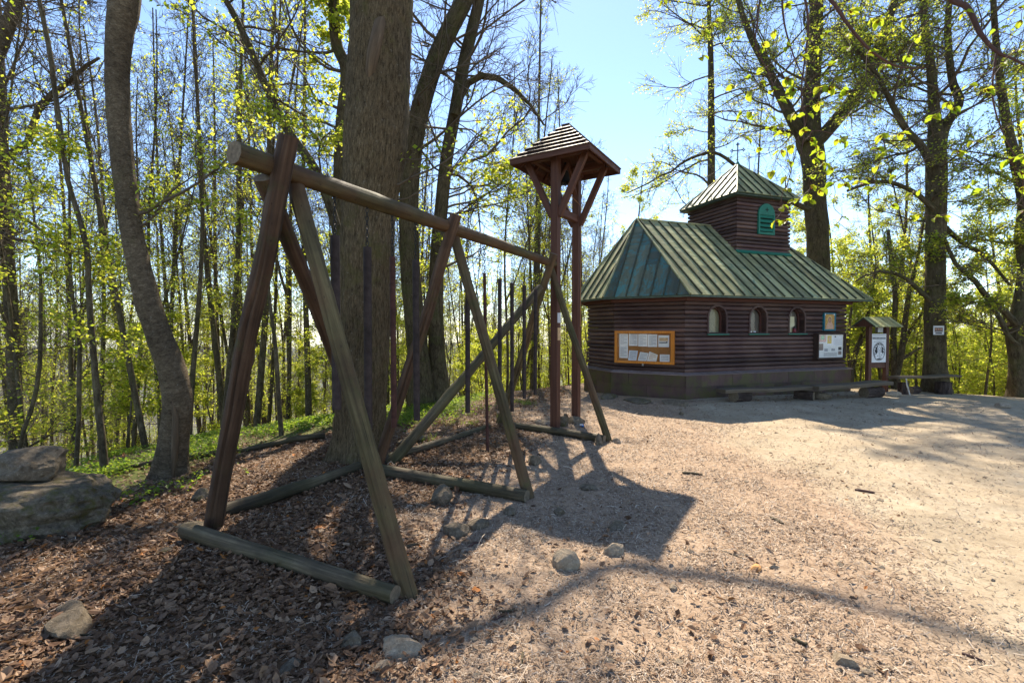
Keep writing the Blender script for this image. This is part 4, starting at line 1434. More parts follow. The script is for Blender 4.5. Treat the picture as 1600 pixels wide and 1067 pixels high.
rg = np.random.default_rng(5)
mb = MB()
for k in range(26):                                             # white petals and leaves round the rim
    t = k * 2 * math.pi / 26 + rg.uniform(-0.05, 0.05)
    rr = rg.uniform(0.68, 0.80)
    cx_, cy_ = cxs + ra * rr * math.cos(t), cys + rb * rr * math.sin(t)
    if math.sin(t) < -0.35 and abs(math.cos(t)) < 0.75:
        continue
    ps.quad(mb, ell(cx_, cy_, ra * rg.uniform(0.07, 0.11), rb * rg.uniform(0.06, 0.10), 7), lay[0] + 0.00002 * k, 0.0006)
mb.build("emblem_leaf", M['white'], shp); lay[0] += 0.0018
pr('white', [(cxs - ra * 0.55, cys - rb * 0.78), (cxs + ra * 0.6, cys - rb * 0.72), (cxs + ra * 0.72, cys - rb * 0.42), (cxs + ra * 0.42, cys - rb * 0.1), (cxs - ra * 0.32, cys - rb * 0.1), (cxs - ra * 0.66, cys - rb * 0.45)], "emblem_figure")
pr('white', ell(cxs + ra * 0.03, cys + rb * 0.2, ra * 0.40, rb * 0.46, 22), "emblem_figure")
pr('greyink', ell(cxs + ra * 0.03, cys + rb * 0.16, ra * 0.27, rb * 0.34, 18), "emblem_figure")
pr('white', ell(cxs + ra * 0.0, cys + rb * 0.15, ra * 0.21, rb * 0.29, 18), "emblem_figure")
mb = MB()
for (x0, y0, x1, y1) in ((-.12, .2, -.04, .23), (.05, .2, .13, .23), (-.02, .05, .02, .17), (-.08, -.02, .08, .005), (-.04, -.75, .0, -.2), (.2, -.4, .45, -.36), (.1, -.6, .3, -.55), (-.4, -.5, -.2, -.46), (-.30, .35, -.26, -.02), (.30, .4, .34, -.02)):
    ps.rect(mb, cxs + ra * x0, cxs + ra * x1, cys + rb * min(y0, y1), cys + rb * max(y0, y1), lay[0], 0.0006)
mb.build("emblem_line", M['ink'], shp)
# lamp box under the little roof
mb = MB(); ps.rect(mb, xx(1366.2), xx(1376.0), zz(519.3), zz(511.2), 0.075, 0.07); mb.build("lamp_box", M['sheet_metal'], sg, bevel=0.01)
# little roof, cover battens running down the slope
hz_, lz_ = zz(496.5), zz(510.0)
xl, xr = xx(1343.0), xx(1395.0)
mb = MB()
for sgn in (1, -1):
    q4 = [ps.p(xl, lz_, 0.34 * sgn), ps.p(xr, lz_, 0.34 * sgn), ps.p(xr, hz_, 0.0), ps.p(xl, hz_, 0.0)]
    mb.slab(q4 if sgn > 0 else q4[::-1], 0.02)
mb.build("roof_board", M['ridge'], sg)
nb_ = 9
for sgn in (1, -1):
    for k in range(nb_):
        x0 = xl + (xr - xl) * (k + 0.04) / nb_
        x1 = xl + (xr - xl) * (k + 0.90) / nb_
        q4 = [ps.p(x0, lz_ - 0.006, 0.352 * sgn), ps.p(x1, lz_ - 0.006, 0.352 * sgn), ps.p(x1, hz_ + 0.02, 0.0), ps.p(x0, hz_ + 0.02, 0.0)]
        mb = MB(); mb.slab(q4 if sgn > 0 else q4[::-1], 0.016, r=rg.random()); mb.build("roof_strip", M['roof'], sg)
for x in (xl + 0.06, xr - 0.06):
    mb = MB()
    mb.slab([ps.p(x, lz_ - 0.0, 0.30), ps.p(x, lz_, -0.30), ps.p(x, hz_ - 0.03, 0.0)], 0.03)
    mb.build("gable_board", M['stand'], sg)

# ------------------------------------------------------------------ trees
def walk(rg, P0, D0, L, K, wob, up, flat=1.0):
    N_ = len(P0)
    out = np.zeros((N_, K, 3))
    out[:, 0] = P0
    d = nrm(D0)
    for k in range(1, K):
        out[:, k] = out[:, k - 1] + d * (L / (K - 1))[:, None]
        nz = rg.normal(0, wob, (N_, 3))
        nz[:, 2] *= flat
        d = nrm(d + nz + np.array([0, 0, 1.0]) * up / K)
    return out


def spawn(rg, P, n, f0, f1):
    N_, K, _ = P.shape
    f = rg.uniform(f0, f1, (N_, n)) * (K - 1)
    i = np.clip(f.astype(int), 0, K - 2)
    t = (f - i)[..., None]
    ar = np.arange(N_)[:, None]
    pos = P[ar, i] * (1 - t) + P[ar, i + 1] * t
    tan = nrm(P[ar, i + 1] - P[ar, i])
    return pos.reshape(-1, 3), tan.reshape(-1, 3), (f / (K - 1)).reshape(-1), np.repeat(np.arange(N_), n)


def side_dir(rg, tan, ang, flat):
    rv = rg.normal(0, 1, tan.shape)
    rv[:, 2] *= flat
    sd = nrm(rv - tan * (rv * tan).sum(-1, keepdims=True))
    c, s = np.cos(ang)[:, None], np.sin(ang)[:, None]
    return nrm(tan * c + sd * s)


def batch_tubes(mb, P, Rr, sides, m=0):
    N_, K, _ = P.shape
    T = nrm(np.gradient(P, axis=1))
    ref = np.where(np.abs(T[:, :1, 2:3]) < 0.8, np.array([0, 0, 1.0]), np.array([0, 1.0, 0]))
    Nn = nrm(np.cross(T, np.broadcast_to(ref, T.shape)))
    B = np.cross(T, Nn)
    a = np.arange(sides) * 2 * math.pi / sides
    V = P[:, :, None] + Rr[:, :, None, None] * (np.cos(a)[None, None, :, None] * Nn[:, :, None] + np.sin(a)[None, None, :, None] * B[:, :, None])
    n, i, j = np.meshgrid(np.arange(N_), np.arange(K - 1), np.arange(sides), indexing='ij')
    j2 = (j + 1) % sides
    b = n * K * sides
    f = np.stack([b + i * sides + j, b + i * sides + j2, b + (i + 1) * sides + j2, b + (i + 1) * sides + j], -1).reshape(-1, 4)
    Ls = np.concatenate([np.zeros((N_, 1)), np.cumsum(np.linalg.norm(np.diff(P, axis=1), axis=-1), 1)], 1)
    rm = Rr.mean(1)[:, None, None]
    u0 = (j * 2 * math.pi / sides) * rm
    u1 = ((j + 1) * 2 * math.pi / sides) * rm
    l0, l1 = Ls[n, i], Ls[n, i + 1]
    uv = np.stack([np.stack([u0, l0], -1), np.stack([u1, l0], -1), np.stack([u1, l1], -1), np.stack([u0, l1], -1)], -2).reshape(-1, 4, 2)
    mb.add(V.reshape(-1, 3), f, uv, m, 0.5, True)


def add_leaves(mb, rg, pos, size, tilt=0.5, m=0, fold=True, upbias=1.0):
    N_ = len(pos)
    if not N_:
        return
    nrmv = nrm(np.stack([rg.normal(0, tilt, N_), rg.normal(0, tilt, N_), np.full(N_, upbias)], -1))
    a = rg.uniform(0, 2 * math.pi, N_)
    d0 = np.stack([np.cos(a), np.sin(a), rg.normal(-0.2, 0.3, N_)], -1)
    d = nrm(d0 - nrmv * (d0 * nrmv).sum(-1, keepdims=True))
    s = np.cross(nrmv, d)
    L = size * rg.uniform(0.65, 1.3, N_)[:, None]
    wv = L * rg.uniform(0.32, 0.42, N_)[:, None]
    base, tip = pos, pos + d * L - nrmv * L * 0.12
    midp = pos + d * L * 0.48
    if fold:
        lf, rt = midp - s * wv + nrmv * wv * 0.35, midp + s * wv + nrmv * wv * 0.35
        V = np.stack([base, rt, tip, lf], 1)
        k = np.arange(N_)[:, None] * 4
        f = np.concatenate([k + np.array([[0, 1, 2]]), k + np.array([[0, 2, 3]])])
        r = rg.random(N_)
        mb.add(V.reshape(-1, 3), f, None, m, np.concatenate([r, r]))
    else:
        V = np.stack([base, midp + s * wv, tip, midp - s * wv], 1)
        mb.add(V.reshape(-1, 3), np.arange(N_ * 4).reshape(-1, 4), None, m, rg.random(N_))


def crown(rg, tp, tr, sp, wood, leaves):
    """limbs, branchlets, twigs and leaves on a trunk polyline tp with radii tr"""
    P = np.asarray(tp, float)
    K = len(P)
    n1 = sp['n1']
    f = np.sort(rg.uniform(sp.get('f0', 0.3), sp.get('f1', 0.98), n1))
    fi = f * (K - 1)
    i = np.clip(fi.astype(int), 0, K - 2)
    t = (fi - i)[:, None]
    pos = P[i] * (1 - t) + P[i + 1] * t
    rr = np.asarray(tr)[i] * (1 - t[:, 0]) + np.asarray(tr)[i + 1] * t[:, 0]
    az = np.arange(n1) * 2.399 + rg.uniform(-0.5, 0.5, n1)
    if 'az' in sp:
        az = rg.uniform(sp['az'][0], sp['az'][1], n1)
    el = np.radians(rg.uniform(sp['el'][0], sp['el'][1], n1) + 20 * f)
    D = np.stack([np.sin(az) * np.cos(el), np.cos(az) * np.cos(el), np.sin(el)], -1)
    L1_ = sp['len'] * (1 - sp.get('lf', 0.55) * (f - f.min()) / max(1e-6, 1 - f.min())) * rg.uniform(0.6, 1.15, n1)
    W1 = walk(rg, pos, D, L1_, 9, sp.get('wob', 0.16), sp.get('up', 0.5))
    r1 = np.minimum(rr * 0.55, sp.get('r1', 0.03) * L1_ / 2.5)
    batch_tubes(wood, W1, r1[:, None] * np.linspace(1, 0.22, 9)[None], 5)
    n2 = sp['n2']
    p2, t2, f2, par = spawn(rg, W1, n2, 0.18, 1.0)
    D2 = side_dir(rg, t2, rg.uniform(0.5, 1.1, len(p2)), sp.get('flat', 0.5))
    L2_ = L1_[par] * rg.uniform(0.25, 0.5, len(p2)) * (1.15 - 0.6 * f2)
    W2 = walk(rg, p2, D2, L2_, 6, 0.16, sp.get('up2', 0.25), 0.6)
    r2 = np.maximum(r1[par] * 0.42 * (1.1 - 0.6 * f2), 0.0035)
    batch_tubes(wood, W2, r2[:, None] * np.linspace(1, 0.35, 6)[None], 4)
    n3 = sp['n3']
    p3, t3, f3, par3 = spawn(rg, W2, n3, 0.12, 1.0)
    D3 = side_dir(rg, t3, rg.uniform(0.4, 1.0, len(p3)), sp.get('flat', 0.5))
    L3_ = np.maximum(L2_[par3] * rg.uniform(0.3, 0.6, len(p3)), 0.12)
    W3 = walk(rg, p3, D3, L3_, 4, 0.14, sp.get('up3', 0.15), 0.6)
    r3 = np.full(len(p3), sp.get('rt', 0.0042))
    batch_tubes(wood, W3, r3[:, None] * np.linspace(1, 0.5, 4)[None], 3)
    nl = sp.get('leaf', 0)
    if nl:
        allw = np.concatenate([W3[:, 1:].reshape(-1, 3), W2[:, 2:].reshape(-1, 3)])
        hmax = sp.get('leaf_below', 1e9)
        hm = np.clip((hmax - allw[:, 2]) / max(1.0, 0.25 * min(hmax, 20)) + 0.5, sp.get('leaf_min', 0.0), 1)
        prob = nl * hm
        # clumpy
        cl = 0.35 + 1.3 * np.clip(0.5 + 1.2 * vnoise(allw[:, 0] * 0.9 + 11, allw[:, 1] * 0.9 + allw[:, 2] * 0.7, sp.get('seed', 3)), 0, 1)
        cnt = rg.poisson(prob * cl)
        pos = np.repeat(allw, cnt, 0)
        pos = pos + rg.normal(0, sp.get('jit', 0.05), pos.shape)
        add_leaves(leaves, rg, pos, sp.get('ls', 0.055), 0.85, 0, sp.get('fold', False))
    return W1


def trunk_line(pts, n=40):
    """smooth resampled polyline with radius in the 4th column"""
    p = np.asarray(pts, float)
    t = np.linspace(0, len(p) - 1, n)
    out = np.zeros((n, 4))
    for k in range(n):
        i = min(int(t[k]), len(p) - 2)
        f = t[k] - i
        p0, p1, p2, p3 = p[max(i - 1, 0)], p[i], p[i + 1], p[min(i + 2, len(p) - 1)]
        out[k] = 0.5 * ((2 * p1) + (-p0 + p2) * f + (2 * p0 - 5 * p1 + 4 * p2 - p3) * f * f + (-p0 + 3 * p1 - 3 * p2 + p3) * f ** 3)
    return out


def px_line(rows, d, dd=None):
    """rows of (px, py, width px) seen at depth d (optionally a depth per row)"""
    out = []
    for k, (x, y, wpx) in enumerate(rows):
        dk = d if dd is None else dd[k]
        out.append(np.append(at(x, y, dk), wpx / 2 / F_PX * dk * math.cos(math.atan((x - CX) / F_PX))))
    return np.array(out)


def trunk_mesh(mb, line, sides=20, seed=1, amp=0.06, flare=0.0, fh=0.5, lobes=5, bumps=(), fis=0.0):
    K = len(line)
    D = np.zeros((K, sides))
    H = np.concatenate([[0], np.cumsum(np.linalg.norm(np.diff(line[:, :3], axis=0), axis=1))])
    for k in range(K):
        r = line[k, 3]
        fl = math.exp(-H[k] / fh) * flare
        for a in range(sides):
            th = a * 2 * math.pi / sides
            c, s = math.cos(th), math.sin(th)
            n = amp * r * mnoise.noise(Vector((c * 1.1 + seed, s * 1.1, H[k] * 1.1)))
            n += amp * 0.4 * r * mnoise.noise(Vector((c * 3 + seed, s * 3, H[k] * 3)))
            if fis:
                n += fis * mnoise.noise(Vector((c * r * 26, s * r * 26 + seed, H[k] * 7))) + fis * 0.6 * mnoise.noise(Vector((c * r * 60, s * r * 60 + seed, H[k] * 22)))
            n += r * fl * (0.55 + 0.45 * math.cos(lobes * th + seed) + 0.25 * math.cos(2 * th + seed * 2))
            for (hb, tb, hh, ww, am) in bumps:
                dth = (th - tb + math.pi) % (2 * math.pi) - math.pi
                n += am * math.exp(-((H[k] - hb) / hh) ** 2 - (dth / ww) ** 2)
            D[k, a] = n
    mb.tube(line[:, :3], line[:, 3], sides, True, disp=D)


TREE_N = [0]


def tree(name, label, cat, line, bark_m, specs, sides=16, extra=(), flare=0.25, amp=0.06, seed=1, bumps=(), fis=0.0, fh=0.35, group=None, leafm='leaf', twigm='twig', sub=4):
    """a tree from a trunk polyline; extra = further forks / main limbs as polylines"""
    base = line[0, :3].copy()
    root_z = gz(base[0], base[1])
    g = thing(name, label, cat, (base[0], base[1], root_z), group)
    n = max(12, int(np.linalg.norm(line[-1, :3] - line[0, :3]) * sub))
    ln = trunk_line(line, n)
    mb = MB(); trunk_mesh(mb, ln, sides, seed, amp, flare, fh, 5, bumps, fis)
    mb.build("trunk", M[bark_m], g)
    rg = np.random.default_rng(seed * 7 + 1)
    wd, lv = MB(), MB()
    lines = [ln]
    for ex in extra:
        le = trunk_line(ex, max(8, int(np.linalg.norm(ex[-1, :3] - ex[0, :3]) * sub)))
        mb = MB(); trunk_mesh(mb, le, 9, seed + 3, amp, 0)
        mb.build("limb", M[bark_m], g)
        lines.append(le)
    for sp in specs:
        sp = dict(sp); on = sp.pop('on', 0)
        for o_ in (on if isinstance(on, (list, tuple)) else [on]):
            le = lines[o_]
            crown(rg, le[:, :3], le[:, 3], sp, wd, lv)
    if wd.n:
        wd.build("crown", M[twigm], g)
    if lv.n:
        lv.build("leaves", M[leafm], g)
    return g


def ground_start(px, py, d):
    """shift the base of a pixel trunk onto the terrain at its depth"""
    p = at(px, py, d)
    return gz(p[0], p[1])


def rooted(rows, d, dd=None, sink=0.08):
    ln = px_line(rows, d, dd)
    b = ln[0].copy()
    b[2] = gz(b[0], b[1]) - sink
    if ln[0, 2] > b[2] + 0.15:
        return np.vstack([b[None], ln])
    ln[0, 2] = b[2]
    return ln


def extend(ln, dz, taper=0.5):
    """carry a trunk on above the frame"""
    d = nrm(ln[-1, :3] - ln[-2, :3])
    out = [ln]
    p, r = ln[-1, :3], ln[-1, 3]
    for k in (0.33, 0.66, 1.0):
        out.append(np.append(p + (d * 0.7 + np.array([0, 0, 0.3])) * dz * k, r * (1 - (1 - taper) * k))[None])
    return np.vstack(out)


BARE = dict(n1=16, n2=9, n3=6, f0=0.35, el=(15, 55), len=3.4, wob=0.2, up=0.7, flat=0.7, leaf=0.0)

# the big rough trunk behind the chime frame
lnb = px_line([(556, 740, 92), (561, 690, 80), (566, 600, 78), (571, 520, 78), (574, 420, 82), (579, 330, 88), (588, 240, 95), (594, 150, 98), (599, 60, 94), (602, 0, 94)], 6.1)
lnb[0, 2] = gz(lnb[0, 0], lnb[0, 1]) - 0.15
lnb = extend(lnb, 5.5, 0.45)
g = tree("broad_tree", "massive old tree with rough scaly bark right behind the log frame", "tree", lnb, 'bark_big',
         [dict(BARE, f0=0.74, n1=12, len=4.2, el=(5, 45), r1=0.06), dict(n1=3, n2=6, n3=5, f0=0.42, f1=0.5, el=(-10, 15), len=1.5, leaf=0.6, ls=0.06, az=(1.2, 2.0))],
         sides=72, flare=0.30, fh=0.45, amp=0.09, seed=4, fis=0.020, sub=14, bumps=((4.55, 4.4, 0.45, 0.25, 0.05), (4.05, 5.9, 0.25, 0.35, 0.09), (2.35, 4.3, 0.05, 0.45, 0.05), (4.3, 3.95, 0.5, 0.12, -0.05)))
mb = MB()
a0 = at(597, 45, 5.755); a1 = at(587, 88, 5.74); a2 = at(582, 118, 5.75)
mb.tube([at(604, 30, 5.83), a0, a1, a2, at(580, 140, 5.80)], [0.02, 0.07, 0.075, 0.06, 0.02], 12)
mb.build("branch_scar", M['scar'], g)

# curved trunk on the near slope
tree("curved_tree", "smooth dark trunk that bends like an S beside the mossy boulder", "tree",
     extend(rooted([(262, 760, 66), (264, 725, 54), (270, 680, 50), (276, 630, 50), (268, 580, 48), (247, 520, 44), (231, 465, 42), (216, 400, 39), (206, 340, 37), (199, 270, 37), (193, 190, 38), (192, 120, 40), (197, 60, 44), (207, 0, 50)], 5.5), 4.0),
     'bark_curve', [dict(BARE, f0=0.8, n1=8, len=2.6), dict(n1=2, n2=7, n3=6, f0=0.40, f1=0.55, el=(0, 15), len=1.7, leaf=1.3, ls=0.05, az=(1.2, 1.8))], sides=32, flare=0.35, fh=0.25, amp=0.07, seed=9, sub=9, fis=0.004,
     bumps=((2.1, 0.5, 0.12, 0.4, 0.012), (4.4, 4.6, 0.1, 0.3, 0.014), (3.5, 5.2, 0.1, 0.4, 0.012)))
mb = MB()
tmp = bpy.data.objects["curved_tree"]
mb.tube([at(266, 745, 5.37), at(270, 700, 5.36), at(272, 655, 5.36), at(267, 620, 5.37)], [0.02, 0.04, 0.032, 0.008], 8)
mb.build("bare_strip", M['scar'], tmp)

# pair of leaning trunks behind the big one
lA = extend(rooted([(658, 612, 40), (654, 560, 34), (646, 480, 32), (641, 400, 31), (640, 330, 30), (646, 240, 30), (660, 170, 29), (683, 100, 28), (706, 50, 27), (731, 0, 26)], 11.0), 5)
lB = extend(rooted([(684, 608, 38), (682, 550, 27), (681, 470, 24), (684, 390, 22), (690, 330, 21), (699, 250, 20), (712, 180, 19), (725, 110, 19), (740, 50, 18), (751, 0, 17)], 11.3), 5)
lim = px_line([(711, 184, 13), (722, 152, 12), (738, 130, 11), (765, 124, 10), (795, 138, 8), (825, 165, 5), (850, 200, 3)], 11.0)
limA = px_line([(668, 145, 10), (690, 142, 9), (650, 40, 9), (625, 30, 7)][:2] + [(715, 150, 6)], 11.0)
BR2 = dict(n1=15, n2=10, n3=7, f0=0.42, f1=0.9, el=(-12, 30), len=3.6, wob=0.22, up=0.5, flat=0.8, leaf=0.0, rt=0.005)
tree("leaning_tree", "thicker of the two leaning trunks behind the big rough tree", "tree", lA, 'bark_beech', [BR2, dict(BR2, n1=4, f0=0.2, f1=0.42, leaf=1.2, len=1.8, ls=0.08), dict(BR2, n1=9, on=1, f0=0.2, f1=1.0, len=1.8, el=(-20, 30), n2=6, n3=4)], sides=18, seed=12, flare=0.3, extra=[np.array([[-1.0, 11.0, 9.4, .11], [-0.2, 12.0, 10.6, .075], [0.49, 12.66, 11.0, .062], [1.04, 13.25, 11.15, .057], [1.56, 13.12, 11.1, .052], [2.2, 12.8, 11.0, .045], [3.0, 12.4, 11.1, .035], [4.0, 12.0, 11.2, .02]])])
tree("leaning_tree", "slimmer leaning trunk with a bowed bare limb reaching towards the bell stand", "tree", lB, 'bark_beech', [BR2, dict(BR2, n1=8, on=1, f0=0.15, f1=1, len=2.6), dict(BR2, n1=8, f0=0.26, f1=0.46, leaf=1.5, len=2.7, ls=0.085, az=(0.6, 2.2))], sides=16, seed=13, flare=0.3, extra=[lim])

# thin nearer trunks on the far-falling slope
tree("slim_tree", "slender wavy trunk standing between the boulder and the curved tree", "tree",
     extend(rooted([(160, 750, 14), (156, 690, 13), (150, 625, 12), (146, 560, 11), (142, 500, 11), (140, 440, 10), (139, 390, 10), (126, 335, 9), (112, 285, 9), (104, 220, 9), (97, 165, 9), (89, 90, 9), (80, 40, 8), (73, 0, 8)], 5.8), 3), 'bark_thin',
     [dict(n1=11, n2=7, n3=5, f0=0.45, el=(5, 40), len=1.7, leaf=0.10, ls=0.05, rt=0.003, r1=0.016), dict(n1=5, n2=6, n3=5, f0=0.15, f1=0.5, el=(-5, 20), len=1.3, leaf=0.9, ls=0.05, rt=0.003, r1=0.012)], sides=10, seed=21)
tree("slim_tree", "thin forking sapling trunk rising behind the grey top rock", "tree",
     extend(rooted([(112, 738, 9), (120, 660, 8), (122, 590, 8), (124, 530, 7), (116, 480, 7), (112, 420, 6), (113, 360, 5)], 6.0), 1.5), 'bark_thin',
     [dict(n1=11, n2=6, n3=5, f0=0.25, el=(5, 45), len=1.3, leaf=1.1, ls=0.05, rt=0.003, r1=0.012)], sides=8, seed=22)
tree("slim_tree", "crooked forked sapling at the edge of the wood behind the mossy boulder", "tree",
     extend(rooted([(26, 738, 9), (28, 690, 8), (46, 640, 8), (60, 580, 8), (64, 500, 7), (66, 430, 6), (60, 370, 5)], 6.2), 1.5), 'bark_thin',
     [dict(n1=12, n2=6, n3=5, f0=0.2, el=(0, 40), len=1.5, leaf=1.2, ls=0.05, rt=0.003, r1=0.012)], sides=8, seed=23)
tree("slim_tree", "single straight sapling stem standing alone on the open leaf litter slope", "tree",
     extend(rooted([(438, 684, 8), (434, 620, 8), (430, 540, 7), (422, 470, 6), (418, 400, 5), (420, 330, 4)], 7.6), 2), 'bark_thin',
     [dict(n1=9, n2=6, n3=5, f0=0.4, el=(15, 50), len=1.3, leaf=0.8, ls=0.055, rt=0.003, r1=0.012)], sides=8, seed=24)
tree("leaning_tree", "mossy trunk leaning back from the frame, forked near its top", "tree",
     extend(rooted([(560, 640, 22), (548, 520, 20), (540, 420, 18), (520, 330, 16), (492, 262, 15), (455, 210, 14), (425, 150, 13), (398, 85, 12), (372, 30, 11), (356, 0, 10)], 9.0), 3), 'bark_beech',
     [dict(BR2, n1=9, f0=0.5, f1=0.95, len=2.2, el=(10, 50)), dict(BR2, n1=7, f0=0.3, f1=0.75, len=2.6, leaf=1.1, ls=0.075, el=(-10, 20))], sides=12, seed=25)
tree("mossy_tree", "upright mossy trunk with clinging young leaves just behind the big rough tree", "tree",
     extend(rooted([(536, 640, 24), (534, 480, 21), (532, 330, 20), (536, 210, 20), (545, 120, 19), (530, 75, 18), (526, 0, 17)], 9.6), 4), 'bark_beech',
     [dict(BR2, n1=9, f0=0.5, f1=0.95, len=2.6, el=(10, 50)), dict(n1=26, n2=4, n3=3, f0=0.35, f1=0.8, el=(-20, 40), len=0.7, lf=0.1, leaf=1.6, ls=0.085, r1=0.012), dict(BR2, n1=7, f0=0.35, f1=0.75, len=3.0, leaf=0.8, ls=0.075, el=(-10, 20), az=(-2.2, -0.8))], sides=14, seed=26)
lim1 = px_line([(18, 250, 14), (35, 235, 14), (56, 222, 14), (62, 190, 13), (80, 160, 12), (110, 140, 10), (140, 112, 8), (165, 97, 5)], 8.4)
tree("dark_tree", "dark straight trunk with drooping bare sprays at the edge of the wood", "tree",
     extend(rooted([(22, 720, 27), (20, 560, 25), (16, 420, 23), (14, 300, 21), (12, 180, 19), (10, 60, 17), (8, 0, 16)], 9.0), 4), 'bark_thin',
     [dict(n1=26, n2=9, n3=7, f0=0.3, f1=0.98, el=(-38, -5), len=2.7, lf=0.5, up=0.1, wob=0.12, leaf=0, rt=0.004, up3=-0.5), dict(BR2, n1=9, on=1, f0=0.2, f1=1, len=1.8), dict(BR2, n1=5, f0=0.1, f1=0.35, leaf=1.2, ls=0.07, len=2.2)], sides=12, seed=27, extra=[lim1])
tree("leaning_tree", "thick slanting trunk crossing the corner of the sky above the boulder", "tree",
     extend(rooted([(-130, 700, 34), (-100, 480, 31), (-62, 270, 29), (-28, 170, 27), (2, 105, 26), (25, 50, 25), (42, 0, 24)], 7.6), 4), 'bark_curve',
     [dict(BR2, n1=12, f0=0.3, f1=0.95, len=3.2, el=(0, 40))], sides=14, seed=28)

# trees behind and beside the chapel
l5 = rooted([(1280, 600, 46), (1277, 420, 38), (1271, 330, 36), (1266, 250, 38), (1258, 215, 42), (1262, 150, 27), (1266, 80, 24), (1268, 0, 21)], 17.5)
f5a = px_line([(1254, 225, 24), (1233, 190, 20), (1215, 155, 17), (1196, 118, 14), (1170, 70, 11), (1150, 20, 8), (1140, -20, 6)], 17.3)
f5b = px_line([(1263, 232, 26), (1290, 205, 24), (1325, 160, 22), (1352, 115, 19), (1372, 60, 16), (1390, 0, 13)], 17.2)
f5c = px_line([(1262, 330, 10), (1222, 312, 8), (1186, 298, 7), (1153, 268, 6), (1128, 248, 5.5), (1108, 241, 5), (1085, 247, 4.5), (1062, 258, 4), (1048, 270, 3.5), (1030, 277, 3), (1012, 288, 2.5), (978, 304, 1.5)], 16.4)
SPR = dict(n1=15, n2=13, n3=9, f0=0.25, f1=0.98, el=(-10, 35), len=3.6, wob=0.2, up=0.4, flat=0.5, leaf=0.85, ls=0.062, rt=0.006, jit=0.05)
tree("forked_tree", "big smooth trunk rising behind the bell turret, forking into three above the roof", "tree", extend(l5, 4), 'bark_beech',
     [dict(SPR, n1=20, f0=0.45, f1=0.98, len=5.0), dict(SPR, n1=9, f0=0.8, f1=1.0, len=7.5, az=(3.4, 5.2), leaf=0.8), dict(SPR, n1=17, on=[1, 2], len=4.3, f0=0.1), dict(SPR, n1=11, on=3, len=1.5, leaf=0.6, f0=0.35, n2=7, n3=6)], sides=20, seed=31, extra=[f5a, f5b, f5c], flare=0.2)
l6 = rooted([(1464, 609, 48), (1462, 560, 37), (1460, 480, 35), (1459, 400, 34), (1458, 330, 35), (1457, 265, 36), (1456, 230, 30), (1452, 180, 20), (1445, 110, 15), (1436, 60, 13), (1430, 0, 11)], 12.9)
f6a = px_line([(1461, 255, 22), (1468, 205, 19), (1490, 165, 17), (1478, 130, 14), (1470, 60, 12), (1472, 0, 10)], 12.9)
f6b = px_line([(1452, 262, 18), (1432, 230, 14), (1408, 205, 12), (1385, 165, 10), (1360, 120, 8), (1330, 85, 6)], 12.7)
f6c = px_line([(1456, 330, 11), (1420, 300, 9), (1370, 285, 7), (1320, 300, 5)], 12.6)
f6d = px_line([(1466, 350, 11), (1500, 380, 9), (1535, 400, 7), (1575, 445, 6)], 13.0)
f6e = px_line([(1452, 470, 9), (1436, 455, 9), (1405, 430, 7), (1365, 425, 5), (1335, 440, 3)], 12.7)
tree("forked_tree", "trunk with a small poster nailed to it above the thin plank bench", "tree", extend(l6, 3), 'bark_beech',
     [dict(SPR, n1=22, f0=0.4, f1=0.98, len=4.0), dict(SPR, n1=14, on=[1, 2], len=3.2, f0=0.1), dict(SPR, n1=7, on=[3, 4, 5], len=1.7, leaf=0.8, f0=0.2), dict(SPR, n1=9, f0=0.28, f1=0.5, el=(-15, 15), len=2.6, leaf=0.7)], sides=22, seed=33, extra=[f6a, f6b, f6c, f6d, f6e], flare=0.3, bumps=((1.9, 3.4, 0.12, 0.4, 0.05),))
l7 = rooted([(1596, 612, 40), (1590, 560, 30), (1587, 520, 34), (1594, 470, 27), (1598, 420, 24), (1592, 370, 24), (1596, 320, 26), (1585, 270, 24), (1570, 220, 18), (1555, 150, 15), (1545, 80, 12), (1538, 0, 10)], 12.4)
f7a = px_line([(1590, 510, 14), (1570, 488, 13), (1545, 470, 12), (1522, 440, 10), (1490, 412, 8), (1472, 372, 6)], 12.2)
f7b = px_line([(1592, 540, 9), (1575, 525, 10), (1560, 495, 9), (1535, 470, 6), (1500, 480, 4)], 12.0)
tree("gnarled_tree", "gnarled trunk with a swollen burl and crooked low limbs at the edge of the clearing", "tree", extend(l7, 3), 'bark_beech',
     [dict(SPR, n1=16, f0=0.35, f1=0.98, len=3.0), dict(SPR, n1=8, on=[1, 2], len=1.7, f0=0.2)], sides=18, seed=35, extra=[f7a, f7b], flare=0.3, bumps=((1.35, 2.6, 0.2, 0.6, 0.07),))
tree("slim_tree", "straight mossy stem behind the turret roof, hung with yellow green leaves", "tree",
     extend(rooted([(1118, 600, 17), (1112, 420, 15), (1109, 300, 13), (1108, 200, 11), (1106, 100, 9), (1103, 40, 7)], 20.5), 2), 'bark_beech',
     [dict(SPR, n1=36, n2=12, n3=8, f0=0.12, f1=1.0, el=(-8, 25), len=3.9, lf=0.45, leaf=1.0, ls=0.08, rt=0.007)], sides=12, seed=37)
